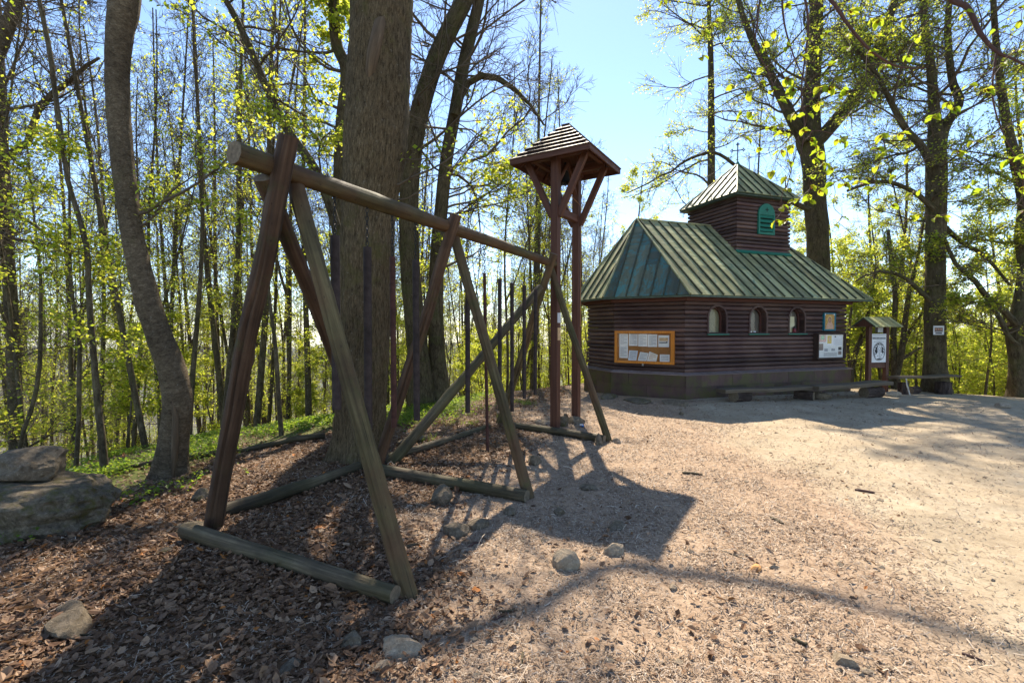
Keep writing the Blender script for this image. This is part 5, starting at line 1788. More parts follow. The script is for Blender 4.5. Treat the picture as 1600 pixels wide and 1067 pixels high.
for k, (rows, d, lab, exs) in enumerate((
        ([(1402, 600, 15), (1398, 560, 12), (1396, 520, 10), (1398, 470, 9), (1392, 420, 8), (1384, 360, 6)], 14.2, "many stemmed young tree with upswept stems between the sign and the poster tree", [[(1402, 590, 12), (1410, 545, 11), (1414, 500, 10), (1420, 450, 8), (1432, 400, 6), (1440, 340, 4)], [(1411, 540, 8), (1425, 510, 7), (1440, 490, 5), (1448, 470, 4)], [(1412, 560, 7), (1424, 552, 6), (1440, 543, 4)]]),
        ([(1330, 600, 10), (1334, 560, 8), (1348, 520, 7), (1360, 470, 5), (1366, 420, 4)], 15.0, "bushy sapling with arching stems glowing behind the sign board", [[(1331, 585, 6), (1342, 545, 5), (1356, 515, 4)], [(1331, 590, 6), (1325, 540, 5), (1330, 480, 4)]]))):
    tree("multi_stem_tree", lab, "tree", rooted(rows, d), 'bark_thin', [dict(SPR, n1=12, n2=7, n3=6, on=[0, 1, 2], f0=0.2, len=1.6, leaf=0.9, ls=0.065, r1=0.012, rt=0.004)], sides=9, seed=41 + k, extra=[px_line(e_, d - 0.15) for e_ in exs])

# poster on the trunk
pp = at(1466.5, 516, 12.62)
po = nrm(np.array([-pp[0], -pp[1], 0]))
pq = Panel((pp[0], pp[1], 0), np.cross(po, UZ) * -1, po)
if np.cross(pq.r, UZ) @ po < 0:
    pq.r = -pq.r
ds2 = 12.62 / 750
pt = thing("tree_poster", "small white poster with a dark group photo nailed to the trunk above the bench", "poster", tuple(pp))
mb = MB(); pq.rect(mb, -6.3 * ds2, 6.3 * ds2, pp[2] - 7 * ds2, pp[2] + 7 * ds2, 0.02, 0.006); mb.build("sheet", M['white'], pt)
mb = MB(); pq.rect(mb, -4.8 * ds2, 4.8 * ds2, pp[2] - 2.6 * ds2, pp[2] + 4.2 * ds2, 0.0215, 0.001); mb.build("photo", M['photo_print'], pt)
mb = MB(); pq.rect(mb, -3.8 * ds2, 3.9 * ds2, pp[2] - 5.6 * ds2, pp[2] - 3.6 * ds2, 0.0215, 0.001); mb.build("text_line", M['ink'], pt)
mb = MB()
for k, x in enumerate((-2.9, 0.1, 3.0)):
    pq.quad(mb, ell(x * ds2, pp[2] + 1.6 * ds2, 1.1 * ds2, 1.4 * ds2, 10), 0.0228, 0.0008)
mb.build("face_print", M['skin_paint'], pt)

# ------------------------------------------------------------------ the wood: shared tree kinds, every tree its own object
def kind_tree(seed, H, r0, spec_list, lean=0.25, fork=False):
    rg = np.random.default_rng(seed)
    n = 14
    t = np.linspace(0, 1, n)
    x = lean * t * rg.normal(0, 1) + 0.10 * np.sin(t * rg.uniform(4, 9) + rg.uniform(0, 6)) * rg.uniform(0.3, 1.4)
    y = lean * t * rg.normal(0, 1) + 0.10 * np.sin(t * rg.uniform(4, 9) + rg.uniform(0, 6)) * rg.uniform(0.3, 1.4)
    ln = np.stack([x - x[0], y - y[0], t * H - 0.25, r0 * (1 - 0.85 * t) + 0.006], -1)
    tb, wd, lv = MB(), MB(), MB()
    tb.tube(ln[:, :3], ln[:, 3], 8, False)
    lines = [ln]
    if fork:
        k = rg.integers(2, 6)
        a = rg.uniform(0, 6.28)
        tt = np.linspace(0, 1, 8)
        ln2 = np.stack([ln[k, 0] + np.sin(a) * 1.5 * tt ** 0.8, ln[k, 1] + np.cos(a) * 1.5 * tt ** 0.8, ln[k, 2] + (H * 0.75 - ln[k, 2]) * tt, ln[k, 3] * 0.7 * (1 - 0.8 * tt) + 0.005], -1)
        tb.tube(ln2[:, :3], ln2[:, 3], 6, False)
        lines.append(ln2)
    for sp in spec_list:
        for l_ in lines:
            sp2 = dict(sp)
            if l_ is not ln:
                sp2['n1'] = max(3, sp['n1'] // 2)
            crown(rg, l_[:, :3], l_[:, 3], dict(sp2, seed=seed), wd, lv)
    objs = [tb.build("trunk", M['bark_thin'])]
    objs.append(wd.build("crown", M['twig']))
    if lv.n:
        objs.append(lv.build("leaves", M['leaf']))
    ms = [(o.name.split('.')[0], o.data) for o in objs]
    for o in objs:
        bpy.data.objects.remove(o)
    return ms


U_TALL = dict(n1=22, n2=9, n3=7, f0=0.33, el=(25, 60), len=2.4, lf=0.6, up=0.8, wob=0.16, flat=0.8, rt=0.0048, r1=0.016, leaf=0.10, ls=0.06)
U_LOW = dict(n1=9, n2=8, n3=6, f0=0.10, f1=0.6, el=(-5, 20), len=2.0, lf=0.1, up=0.1, flat=0.35, rt=0.004, r1=0.013, leaf=1.2, ls=0.058)
U_LEAFY = dict(n1=19, n2=8, n3=6, f0=0.18, f1=0.98, el=(0, 35), len=2.7, lf=0.55, up=0.3, flat=0.4, rt=0.0045, r1=0.02, leaf=2.0, ls=0.072)
U_SAP = dict(n1=14, n2=7, n3=5, f0=0.12, el=(0, 30), len=1.35, lf=0.4, up=0.2, flat=0.35, rt=0.0035, r1=0.013, leaf=2.1, ls=0.062)
KT = [kind_tree(100 + k, h, r, [U_TALL, dict(U_LOW, n1=7 + k % 4)], 0.5, k % 2 == 1) for k, (h, r) in enumerate(((13.5, .064), (15, .085), (12, .052), (14, .066), (16, .10), (11, .044)))]
KL = [kind_tree(200 + k, h, r, [U_LEAFY], 0.4, k % 2 == 0) for k, (h, r) in enumerate(((11, .09), (13, .11), (9.5, .075), (14, .13)))]
KS = [kind_tree(300 + k, h, r, [U_SAP], 0.3) for k, (h, r) in enumerate(((3.6, .03), (4.8, .04), (2.8, .022), (5.6, .045)))]


PLACED = []


def place_tree(ms, name, label, cat, x, y, s, rz, tilt, group):
    z = gz(x, y)
    g = thing(name, label, cat, (x, y, z), group)
    g.rotation_euler = (tilt[0], tilt[1], rz)
    g.scale = (s, s, s * 1.0)
    PLACED.append((g, CX + F_PX * x / y))
    for nm, me in ms:
        o = bpy.data.objects.new(nm, me)
        COL.objects.link(o)
        o.parent = g
    return g


rw = np.random.default_rng(77)
placed = [(l[0], l[1]) for l in ((-2, 6.1), (-4, 5.5), (-2.1, 11), (-1.7, 11.3), (11.1, 17.5), (11.4, 12.9), (13.1, 12.4))]


def free(x, y, dmin):
    return all((x - a) ** 2 + (y - b) ** 2 > dmin * dmin for a, b in placed)


def scatter(n, kinds, az0, az1, s0, s1, dmin, name, cat, labels, group, smin, smax, top=None, tries=6000, tl=0.04, pw=1.0):
    c = 0
    for _ in range(tries):
        if c >= n:
            break
        az = math.radians(rw.uniform(az0, az1))
        d = rw.random() ** pw * 52 + 6
        x, y = d * math.sin(az), d * math.cos(az)
        s = float(crest_s(np.array([x]), np.array([y]))[0])
        if not (s0 < s < s1) or not free(x, y, dmin):
            continue
        # keep the chapel and the open clearing free
        rel = np.array([x, y, 0]) - CO
        u, v = rel @ AX, rel @ PR
        if -2.2 < u < 6.2 and -0.5 < v < 5.2:
            continue
        px = CX + F_PX * x / y
        ms = kinds[rw.integers(len(kinds))]
        sc_ = rw.uniform(smin, smax)
        if top is not None:
            pym = top(px)
            H = max(v_.co.z for v_ in ms[0][1].vertices) * sc_ + gz(x, y)
            lim_ = EYE + (HY - pym) / F_PX * y
            if H > lim_:
                sc2 = sc_ * (lim_ - gz(x, y)) / (H - gz(x, y))
                if sc2 < 0.45:
                    continue
                sc_ = sc2
        placed.append((x, y))
        lab = labels(px, y, sc_) if callable(labels) else labels
        place_tree(ms, name, lab, cat, x, y, sc_, rw.uniform(0, 6.28), (rw.normal(0, tl), rw.normal(0, tl)), group)
        c += 1


def lim_sky(px):
    """open sky gap between the bare trees and the chapel trees"""
    return float(np.interp(px, [-400, 820, 855, 900, 935, 965, 1010, 1100, 1250, 1330, 1450, 1700, 2200], [-260, -160, 60, 235, 250, 190, 120, 60, 20, 40, 60, 20, -100]))


LMK = [(-60, "the frame edge"), (22, "the drooping trunk"), (66, "the crooked sapling"), (142, "the wavy trunk"), (250, "the curved tree"), (345, "the near log pole"), (425, "the lone sapling stem"), (500, "the near pole pair"),
       (575, "the big rough tree"), (655, "the leaning pair"), (730, "the middle pole pair"), (790, "the grey brace"), (868, "the bell stand"), (930, "the chapel"), (1108, "the turret stem"), (1275, "the forked trunk"), (1372, "the sign board"), (1410, "the stemmed tree"), (1460, "the poster tree"), (1530, "the bench end"), (1592, "the gnarled tree"), (1700, "the frame edge")]


def lab_w(px, y, s, kind=None):
    kind = kind or ("slender bare trunk" if s > 0.95 else "thin young trunk")
    a = [l for l in LMK if l[0] <= px][-1:] or [LMK[0]]
    b = [l for l in LMK if l[0] > px][:1] or [LMK[-1]]
    sl = "at the crest" if y < 14 else ("partway downslope" if y < 24 else "far downslope")
    if a[0][1] == "the frame edge" or b[0][1] == "the frame edge":
        return f"{kind} outside {(a[0] if b[0][1] == 'the frame edge' else b[0])[1]}, {sl}"
    return f"{kind} between {a[0][1][4:]} and {b[0][1][4:]}, {sl}"


scatter(105, KT, -50, -9, 1.4, 30, 0.85, "forest_tree", "tree", lab_w, "slender trees of the spring wood", 0.75, 1.12, lim_sky)
scatter(40, KT, -9, 10, 1.0, 26, 1.1, "forest_tree", "tree", lab_w, "slender trees of the spring wood", 0.75, 1.1, lim_sky)
lab_l = lambda px, y, s: lab_w(px, y, s, "leafy tree" if s > 0.8 else "low leafy tree")
scatter(9, KL, -50, 0, 9, 30, 1.6, "leafy_tree", "tree", lab_l, "leafy trees of the spring wood", 0.55, 0.85, lim_sky)
scatter(34, KL, 0, 33, 3, 36, 1.4, "leafy_tree", "tree", lab_l, "leafy trees of the spring wood", 0.7, 1.05, lim_sky)
scatter(56, KL, 30, 54, 3.0, 36, 1.2, "leafy_tree", "tree", lab_l, "leafy trees of the spring wood", 0.7, 1.1, lim_sky)
scatter(18, KT, 26, 54, 2.0, 28, 1.5, "forest_tree", "tree", lab_w, "slender trees of the spring wood", 0.7, 1.05, lim_sky)
lab_s = lambda px, y, s: lab_w(px, y, 1, "bright leafed sapling" if s > 0.75 else "small bright sapling")
scatter(22, KS, -50, -8, 2.6, 14, 0.8, "sapling", "sapling", lab_s, "leafy saplings under the trees", 0.5, 1.0)
scatter(16, KS, -8, 10, 1.2, 14, 0.8, "sapling", "sapling", lab_s, "leafy saplings under the trees", 0.5, 1.0)
scatter(105, KS, 30, 55, 1.2, 20, 0.62, "sapling", "sapling", lab_s, "leafy saplings under the trees", 0.6, 1.15)

# trees that would share a label are counted off along the row they stand in
by = {}
for g, px in PLACED:
    by.setdefault(g["label"], []).append((px, g))
ORD = "first second third fourth fifth sixth seventh eighth ninth tenth eleventh twelfth thirteenth fourteenth fifteenth sixteenth".split()
for lab, l in by.items():
    if len(l) > 1:
        for k, (px, g) in enumerate(sorted(l, key=lambda t: t[0])):
            g["label"] = ORD[min(k, 15)] + " " + lab.replace(" between ", " counted from ", 1).replace(" and ", " towards ", 1)

# the wood further down the slope reads as one mass
rg = np.random.default_rng(99)
tw, lf = MB(), MB()
n = 420
az = np.radians(rg.uniform(-56, 57, n)); d = rg.uniform(42, 95, n)
X, Y = d * np.sin(az), d * np.cos(az)
S = crest_s(X, Y)
keep = S > 20
X, Y, az = X[keep], Y[keep], az[keep]
Z = zg(X, Y)
pxs = CX + F_PX * X / Y
H = rg.uniform(11, 19, len(X))
lim_ = EYE + (HY - np.array([lim_sky(p) for p in pxs])) / F_PX * Y
H = np.minimum(H, np.maximum(lim_ - Z, 4))
P = walk(rg, np.stack([X, Y, Z - 0.5], -1), np.tile([0, 0, 1.0], (len(X), 1)), H, 6, 0.05, 0.3)
batch_tubes(tw, P, (rg.uniform(0.07, 0.17, len(X)))[:, None] * np.linspace(1, 0.2, 6)[None], 5)
p2, t2, f2, par = spawn(rg, P, 12, 0.25, 1.0)
D2 = side_dir(rg, t2, rg.uniform(0.5, 1.1, len(p2)), 1)
W2 = walk(rg, p2, D2, rg.uniform(1.2, 3.6, len(p2)), 5, 0.14, 0.5)
batch_tubes(tw, W2, np.full((len(p2), 1), 0.028) * np.linspace(1, 0.3, 5)[None], 3)
p3, t3, f3, par3 = spawn(rg, W2, 4, 0.2, 1.0)
W3 = walk(rg, p3, side_dir(rg, t3, rg.uniform(0.4, 1, len(p3)), 1), rg.uniform(0.5, 1.3, len(p3)), 3, 0.12, 0.3)
batch_tubes(tw, W3, np.full((len(p3), 1), 0.011) * np.linspace(1, 0.5, 3)[None], 3)
tw.build("far_wood", M['twig'], kind="stuff")
al = np.concatenate([W3.reshape(-1, 3), W2[:, 2:].reshape(-1, 3)])
rightness = sst(-30, 25, np.degrees(np.arctan2(al[:, 0], al[:, 1])))
cnt = rg.poisson(0.6 + 3.4 * rightness)
pos = np.repeat(al, cnt, 0); pos = pos + rg.normal(0, 0.25, pos.shape)
add_leaves(lf, rg, pos, 0.155, 1.0)
lf.build("far_foliage", M['leaf'], kind="stuff")

# ------------------------------------------------------------------ overhanging beech with fresh leaves; its trunk stands beside the camera
ob_ = thing("overhanging_beech", "beech whose fresh leafy branches hang down in front of the turret", "tree", (4.7, 0.9, gz(4.7, 0.9)))
rg = np.random.default_rng(61)
tl_ = trunk_line(np.array([[4.7, 0.9, -0.1, .26], [4.72, 0.92, 1.6, .21], [4.66, 1.0, 3.4, .19], [4.5, 1.1, 5.2, .16], [4.4, 1.2, 7.5, .12]]), 30)
mb = MB(); trunk_mesh(mb, tl_, 18, 6, 0.06, 0.3, 0.3); mb.build("trunk", M['bark_beech'], ob_)
CLU = """300,30 487,95 470,110 445,130 440,220 555,150 535,155 740,180 800,160 835,190 870,140 940,150 1045,85 1062,88 1045,145 1020,215 1085,250 1160,215 1200,145 960,185 890,250 910,285 960,340 1040,340 610,290 560,320 605,340 645,305 690,330 740,290 760,330 860,325 895,320 580,410 610,415 650,405 685,420 765,415 810,420 850,380 685,465 715,455 730,485 800,475 825,510 850,515 765,525 650,535 720,545 755,585 745,640 690,620 860,550 845,575 870,590 905,605 910,660 955,635 950,660 1000,660 1040,680 1050,675 830,635 830,660 855,680 820,700 830,720 735,680 730,740 785,720 780,760 705,790 745,790 910,720 920,805 945,775 940,505 1080,490 1055,540 1005,555 1070,600 1090,550 1135,635 1180,570 1070,715 1120,740 1180,775 1220,770 1275,775 1300,775 1190,695 1220,680 985,845 1020,850 1040,890 1170,520 1145,485 1265,420 1310,380 1330,395 1375,315 1445,330 1490,490 1405,515 1345,545 1350,560 1525,580 1570,620 1580,670 1400,655 1440,680 1360,675 1580,490 1585,425 1475,130 1580,170 1540,50 1590,40 1360,70 1590,750 930,500 690,130 735,40 870,50 745,345 715,365 595,500 625,45 650,180 790,215 660,260 1150,90 1570,330 1500,240 1590,560 960,60 1560,90"""
clu = np.array([[float(a) / 2.285 + 900, float(b) / 2.285] for a, b in (c.split(',') for c in CLU.split())])


def dep(px, py):
    return 3.55 + 0.5 * vnoise(np.array([px / 130.0]), np.array([py / 160.0]), 4)[0] + 0.0012 * (1350 - px)


wd = MB()
skel = []


def strand(pts, r0, r1, sides=6, n=24):
    l_ = trunk_line(np.array([np.append(p, 0.0) for p in pts]), n)[:, :3]
    wd.tube(l_, np.linspace(r0, r1, n), sides)
    skel.extend([(p, r) for p, r in zip(l_, np.linspace(r0, r1, n))])


lim_a = [np.array([4.6, 1.05, 4.3]), np.array([3.9, 2.2, 4.9]), np.array([3.0, 3.2, 4.95]), np.array([2.2, 3.7, 4.75]), np.array([1.5, 3.9, 4.6]), np.array([0.9, 3.9, 4.5])]
lim_b = [np.array([4.62, 1.05, 3.5]), np.array([4.3, 2.2, 4.2]), np.array([3.95, 3.0, 4.5]), np.array([3.55, 3.5, 4.35]), at(1475, 0, 3.75), at(1500, 22, 3.7), at(1520, 60, 3.65), at(1546, 88, 3.6), at(1572, 99, 3.55), at(1604, 116, 3.5)]
strand(lim_a, 0.07, 0.018, 8, 40)
strand(lim_b, 0.038, 0.005, 8, 44)
P_ = lambda rows, d0: [at(x, y, dep(x, y) if d0 is None else d0) for x, y in rows]
strand([np.array([2.6, 3.5, 4.86])] + P_([(1288, -20), (1300, 23), (1339, 74), (1368, 97), (1397, 111), (1436, 112)], 3.6), 0.017, 0.004)
strand([np.array([1.75, 3.85, 4.65])] + P_([(1212, -30), (1215, 20), (1222, 60), (1240, 110), (1262, 150)], 3.8), 0.012, 0.003)
strand([np.array([2.0, 3.8, 4.7])] + P_([(1240, -20), (1255, 40), (1252, 90), (1246, 150), (1252, 200), (1246, 250)], 3.8), 0.012, 0.003)
strand([np.array([1.3, 3.9, 4.56])] + P_([(1172, -30), (1178, 30), (1175, 80), (1200, 130), (1205, 190)], 3.9), 0.011, 0.003)
strand(P_([(1546, 88), (1541, 130), (1543, 165), (1556, 205), (1580, 250)], 3.6), 0.008, 0.003)
order = sorted(range(len(clu)), key=lambda k: clu[k][1])
leaf_pos = []
for k in order:
    px, py = clu[k]
    tgt = at(px, py, dep(px, py))
    sp_ = np.array([p for p, r in skel])
    dv = tgt - sp_
    cost = np.linalg.norm(dv, axis=1) + 0.5 * np.maximum(dv[:, 2], 0)
    i = int(np.argmin(cost))
    p0, r0 = skel[i]
    L = np.linalg.norm(tgt - p0)
    mid_ = (p0 + tgt) / 2 + np.array([rg.normal(0, 0.08), rg.normal(0, 0.08), rg.uniform(-0.02, 0.06)]) * L
    l_ = trunk_line(np.array([np.append(p, 0.0) for p in (p0, mid_, tgt)]), 9)[:, :3]
    ra_ = min(r0 * 0.75, 0.0045)
    rr_ = np.linspace(max(ra_, 0.0022), 0.0018, 9)
    wd.tube(l_, rr_, 5)
    skel.extend([(p, r) for p, r in zip(l_[2:], rr_[2:])])
    # a few bare side twigs
    if rg.random() < 0.55:
        q0 = l_[4]
        q1 = q0 + nrm(rg.normal(0, 1, 3) + (tgt - p0) / max(L, .01)) * rg.uniform(0.08, 0.22)
        wd.tube([q0, (q0 + q1) / 2 + rg.normal(0, 0.01, 3), q1], [0.0018, 0.0015, 0.001], 4)
    leaf_pos.append(tgt)
wd.build("branch", M['redtwig'], ob_)


def leaf_mesh(seed):
    rg2 = np.random.default_rng(seed)
    nL, nW = 7, 4
    mb = MB()
    V, F = [], []
    curl, fold = rg2.uniform(0.2, 0.9), rg2.uniform(0.25, 0.8)
    for i in range(nL):
        t = i / (nL - 1)
        wv = 0.40 * math.sin(math.pi * min(1, t * 0.97 + 0.03)) ** 0.75 * (1 - 0.22 * t)
        for j in range(nW + 1):
            s = j / nW * 2 - 1
            x = s * wv
            zf = abs(s) * wv * fold + 0.035 * math.sin(i * 3.1 + abs(s) * 2) * (0.3 + abs(s)) - curl * 0.3 * t * t
            V.append((x, t, zf))
    for i in range(nL - 1):
        for j in range(nW):
            a = i * (nW + 1) + j
            F.append([a, a + 1, a + nW + 2, a + nW + 1])
    rr = np.repeat(np.clip(0.25 + 0.5 * rg2.random() + 0.12 * rg2.normal(0, 1, nL - 1), 0, 0.8), nW)
    mb.add(V, F, None, 0, rr, True)
    # brown bud scales at the base
    for k in range(3):
        a = rg2.uniform(0, 6.28)
        c_, s_ = math.cos(a) * 0.1, math.sin(a) * 0.1
        mb.add([(0, -0.05, 0), (c_ * 1.4 + 0.08, 0.22, s_ + 0.02), (c_ * 2, 0.42, s_ * 1.6), (c_ * 1.4 - 0.08, 0.22, s_ - 0.02)], [0, 1, 2, 3], None, 0, 1.0)
    o = mb.build("leaf", M['bigleaf'])
    me = o.data
    bpy.data.objects.remove(o)
    return me


LM = [leaf_mesh(k) for k in range(6)]
nleaf = 0
for p in leaf_pos:
    for q in range(3 if rg.random() < 0.25 else 2):
        if nleaf >= 298:
            break
        o = bpy.data.objects.new("leaf", LM[rg.integers(6)])
        COL.objects.link(o)
        o.parent = ob_
        a = rg.uniform(0, 6.28)
        d = nrm(np.array([math.cos(a), math.sin(a), rg.uniform(-1.3, 0.1)]))
        qn = Vector(d).to_track_quat('Y', 'Z')
        o.rotation_mode = 'QUATERNION'
        o.rotation_quaternion = qn @ Matrix.Rotation(rg.uniform(-0.8, 0.8), 4, 'Y').to_quaternion()
        s = rg.uniform(0.045, 0.075)
        o.scale = (s, s, s)
        o.location = Vector(p) - ROOT[ob_.name] + Vector(rg.normal(0, 0.006, 3))
        nleaf += 1

# ------------------------------------------------------------------ rocks and loose stones
DISC = []


def stone(name, label, px, py, wpx, hpx, mat, seed, sub=3, depth=0.75, rot=None, sink=0.35, group="loose stones on the clearing", rough=0.28, cat="stone", flat=0.0):
    """a stone whose foot is at pixel (px, py) on the ground"""
    d = 1.6 * F_PX / (py - HY)
    for _ in range(4):
        p = at(px, py, d)
        d = (EYE - gz(p[0], d)) * F_PX / (py - HY)
    p = at(px, py, d)
    W_ = wpx / F_PX * d / 2
    dep_ = min(W_ * depth, 0.62 * hpx / F_PX * d * d / 1.6)
    H_ = max(0.5 * hpx / F_PX * d, hpx / F_PX * d - 2 * dep_ * 1.6 / d * 0.75)
    mb = MB()
    z0 = gz(p[0], p[1] + dep_)
    stone_mesh(mb, (p[0], p[1] + dep_, z0 + H_ * (0.42 - sink / 2)), (W_ * 1.22, dep_ * 1.2, H_ * (0.5 + sink / 2) * 1.45), seed, sub, rot if rot is not None else seed * 0.7, rough, flat)
    DISC.append((p[0], p[1] + dep_, W_ * 1.0, dep_ * 1.0))
    o = mb.build(name, M[mat])
    c = np.array([p[0], p[1] + dep_, z0])
    o.data.transform(Matrix.Translation(-Vector(c)))
    o.location = c
    return tag(o, label, cat, group)


def off_stones(x, y):
    ok = np.ones(len(x), bool)
    for cx_, cy_, a_, b_ in DISC:
        ok &= ((x - cx_) / a_) ** 2 + ((y - cy_) / b_) ** 2 > 0.8
    return ok


def boulder():
    c = np.array([-4.16, 3.98, 0.0])
    c[2] = gz(c[0], c[1])
    mb = MB(); stone_mesh(mb, c + UZ * 0.13, (0.78, 0.40, 0.27), 24, 5, -0.05, 0.36, 0.0, 0, 5)
    o = mb.build("boulder", M['rock_moss'])
    o.data.transform(Matrix.Translation(-Vector(c))); o.location = c
    tag(o, "large flat topped mossy boulder lying at the edge of the leaf litter", "boulder")
    c2 = np.array([-4.10, 4.05, c[2] + 0.34])
    mb = MB(); stone_mesh(mb, c2 + UZ * 0.135, (0.33, 0.26, 0.165), 14, 4, 0.2, 0.35, 0.0)
    o = mb.build("rock", M['rock_grey'])
    o.data.transform(Matrix.Translation(-Vector(c2))); o.location = c2
    tag(o, "grey angular rock resting on top of the mossy boulder", "rock")


boulder()
ST = [("rounded grey stone in the leaf litter before the mossy boulder", 70, 1006, 82, 36, 'rock_grey'),
      ("flat sunken stone just behind the rounded grey one", 85, 968, 60, 16, 'rock_grey'),
      ("flat grey stone at the end of the near ground log", 278, 836, 50, 17, 'rock_moss'),
      ("small dark mossy stone under the curved tree", 303, 786, 28, 20, 'rock_moss'),
      ("mossy chip of stone between boulder and frame", 246, 870, 24, 10, 'rock_moss'),
      ("pointed pale stone at the bottom edge of the ground, before the near pole foot", 541, 1026, 40, 34, 'rock_grey'),
      ("long pale stone next to the pointed one", 622, 1042, 66, 32, 'stone_pale'),
      ("small flat stone between the long pale stone and the pointed one", 588, 1062, 36, 14, 'stone_pale'),
      ("half buried blue grey stone in the trunk shadow", 438, 1062, 56, 14, 'rock_grey'),
      ("flat slab standing tilted before the middle ground log", 684, 792, 44, 32, 'rock_grey'),
      ("rounded stone crossed by the chime shadows", 712, 846, 42, 24, 'rock_grey'),
      ("wedge shaped stone touching the rounded one in the chime shadows", 745, 834, 44, 20, 'rock_grey'),
      ("upright stone by the middle pole foot", 836, 728, 24, 18, 'rock_grey'),
      ("low stone in the shade just past the middle pole foot", 795, 808, 30, 13, 'rock_grey'),
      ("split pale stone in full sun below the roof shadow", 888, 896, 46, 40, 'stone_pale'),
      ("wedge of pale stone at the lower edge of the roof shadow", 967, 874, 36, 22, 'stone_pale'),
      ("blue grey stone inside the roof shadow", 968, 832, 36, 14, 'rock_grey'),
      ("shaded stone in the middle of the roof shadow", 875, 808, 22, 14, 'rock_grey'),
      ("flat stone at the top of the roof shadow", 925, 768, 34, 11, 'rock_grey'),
      ("smooth pale stone alone on the dusty ground", 1339, 1053, 38, 28, 'stone_pale'),
      ("tiny pale stone on the trampled chips", 1056, 928, 14, 10, 'stone_pale'),
      ("small round stone beside the near pole foot", 690, 922, 13, 11, 'rock_grey'),
      ("round stone against the foot of the rear pole", 938, 697, 18, 18, 'rock_grey'),
      ("squared brown stone just outside the rear pole foot", 966, 694, 13, 9, 'stone_pale'),
      ("upright wedge stone at the nearer post of the bell stand", 878, 668, 22, 17, 'rock_moss'),
      ("slab laid against the farther post of the bell stand", 903, 664, 34, 14, 'rock_grey'),
      ("small block between the two posts of the bell stand", 885, 656, 12, 9, 'rock_grey'),
      ("flat stone behind the rear ground log", 850, 665, 34, 9, 'stone_pale'),
      ("mossy stone at the foot of the steep rear brace", 630, 700, 24, 16, 'rock_moss'),
      ("low mossy stone beside the long ground log", 655, 692, 22, 12, 'rock_moss'),
      ("mossy kerb stone by the apse corner of the chapel", 955, 624, 36, 10, 'rock_moss'),
      ("flat mossy stone along the apse plinth", 1000, 630, 46, 10, 'rock_moss'),
      ("flat stone before the chapel corner", 1062, 634, 40, 9, 'rock_grey'),
      ("pale flat stone in the path by the thin plank bench", 1405, 620, 30, 8, 'stone_pale'),
      ("root worn stone at the edge of the clearing beyond the benches", 1580, 638, 26, 8, 'stone_pale'),
      ("lone dark stone on the trampled ground", 1068, 650, 10, 6, 'rock_grey')]
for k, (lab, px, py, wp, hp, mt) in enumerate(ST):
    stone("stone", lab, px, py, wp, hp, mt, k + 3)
o = stone("wood_chunk", "freshly split orange chunk of wood on the sunny ground", 1189, 898, 20, 12, 'orange_chip', 77, 2, group="wood bits on the ground", rough=0.5, cat="wood chunk")


def gp(px, py, lift=0.0):
    d = 1.6 * F_PX / (py - HY)
    for _ in range(4):
        x = (px - CX) / F_PX * d
        d = (EYE - gz(x, d)) * F_PX / (py - HY)
    x = (px - CX) / F_PX * d
    return np.array([x, d, gz(x, d) + lift])


STK = [("short thick stick below the chime shadows", 730, 860, 752, 853, .014), ("stick pointing at the roof shadow", 630, 860, 662, 853, .016),
       ("broken stick in the soft branch shade", 778, 962, 804, 959, .012), ("second broken stick, just below the first in the soft shade", 772, 976, 792, 965, .010),
       ("upright pale stick at the bottom of the ground", 815, 1050, 817, 1028, .010), ("dark bark piece on the dusty ground", 1245, 1006, 1268, 1014, .014),
       ("bent dark root piece at the dusty edge", 1340, 768, 1372, 773, .018), ("long dark twig before the chapel path", 1130, 864, 1168, 878, .007),
       ("dark curled bark in the middle of the trampled ground", 1208, 812, 1228, 822, .018), ("dark twig at the outer edge of the dust", 1515, 1030, 1552, 1044, .010),
       ("dark bark strip lying towards the chapel", 1068, 741, 1100, 744, .020), ("curved pale root in the leaf litter near the rounded stone", 118, 985, 134, 1000, .010),
       ("thin bleached stick behind the middle ground log", 660, 738, 700, 742, .010), ("dark stick beneath the thin red chime", 750, 705, 778, 712, .014)]
for k, (lab, x0, y0, x1, y1, r) in enumerate(STK):
    r = r * 0.62
    a, b = gp(x0, y0, r * 0.7), gp(x1, y1, r * 0.7)
    mb = MB()
    m_ = (a + b) / 2 + np.array([rng.normal(0, 0.01), rng.normal(0, 0.02), 0.004])
    mb.tube([a, a * .7 + m_ * .3, m_, b * .7 + m_ * .3, b], np.array([.8, 1.1, 1, .95, .7]) * r, 7)
    tag(mb.build("stick", M['greylog'] if k % 3 else M['redtwig']), lab, "stick", "sticks on the ground")
a, b = gp(176, 742, .04), gp(505, 686, .05)
mb = MB()
tt = np.linspace(0, 1, 16)
pts = a + (b - a) * tt[:, None]
pts[:, 2] = zg(pts[:, 0], pts[:, 1]) + 0.04 + 0.02 * np.sin(tt * 9)
mb.tube(pts, np.linspace(.028, .05, 16), 9)
tag(mb.build("fallen_branch", M['greylog']), "long thin fallen branch lying across the slope behind the frame", "fallen branch")
a = gp(909, 668, 0.02)
t = thing("plastic_cap", "small blue and white plastic litter between the bell stand stones", "litter", tuple(a))
mb = MB(); mb.tube([a, a + np.array([0.03, 0.01, 0.012])], 0.028, 10); mb.build("cap", M['blue_plastic'], t)
mb = MB(); mb.box(a + np.array([-0.005, -0.02, 0.025]), (0.05, 0.03, 0.02)); mb.build("label", M['white'], t)

# ------------------------------------------------------------------ leaf litter, chips, herbs
def field(n, az0, az1, d0, d1, rg, pw=0.5):
    az = np.radians(rg.uniform(az0, az1, n))
    d = d0 + (d1 - d0) * rg.random(n) ** (1 / pw) if pw > 0.55 else d0 * (d1 / d0) ** rg.random(n)
    return d * np.sin(az), d * np.cos(az)


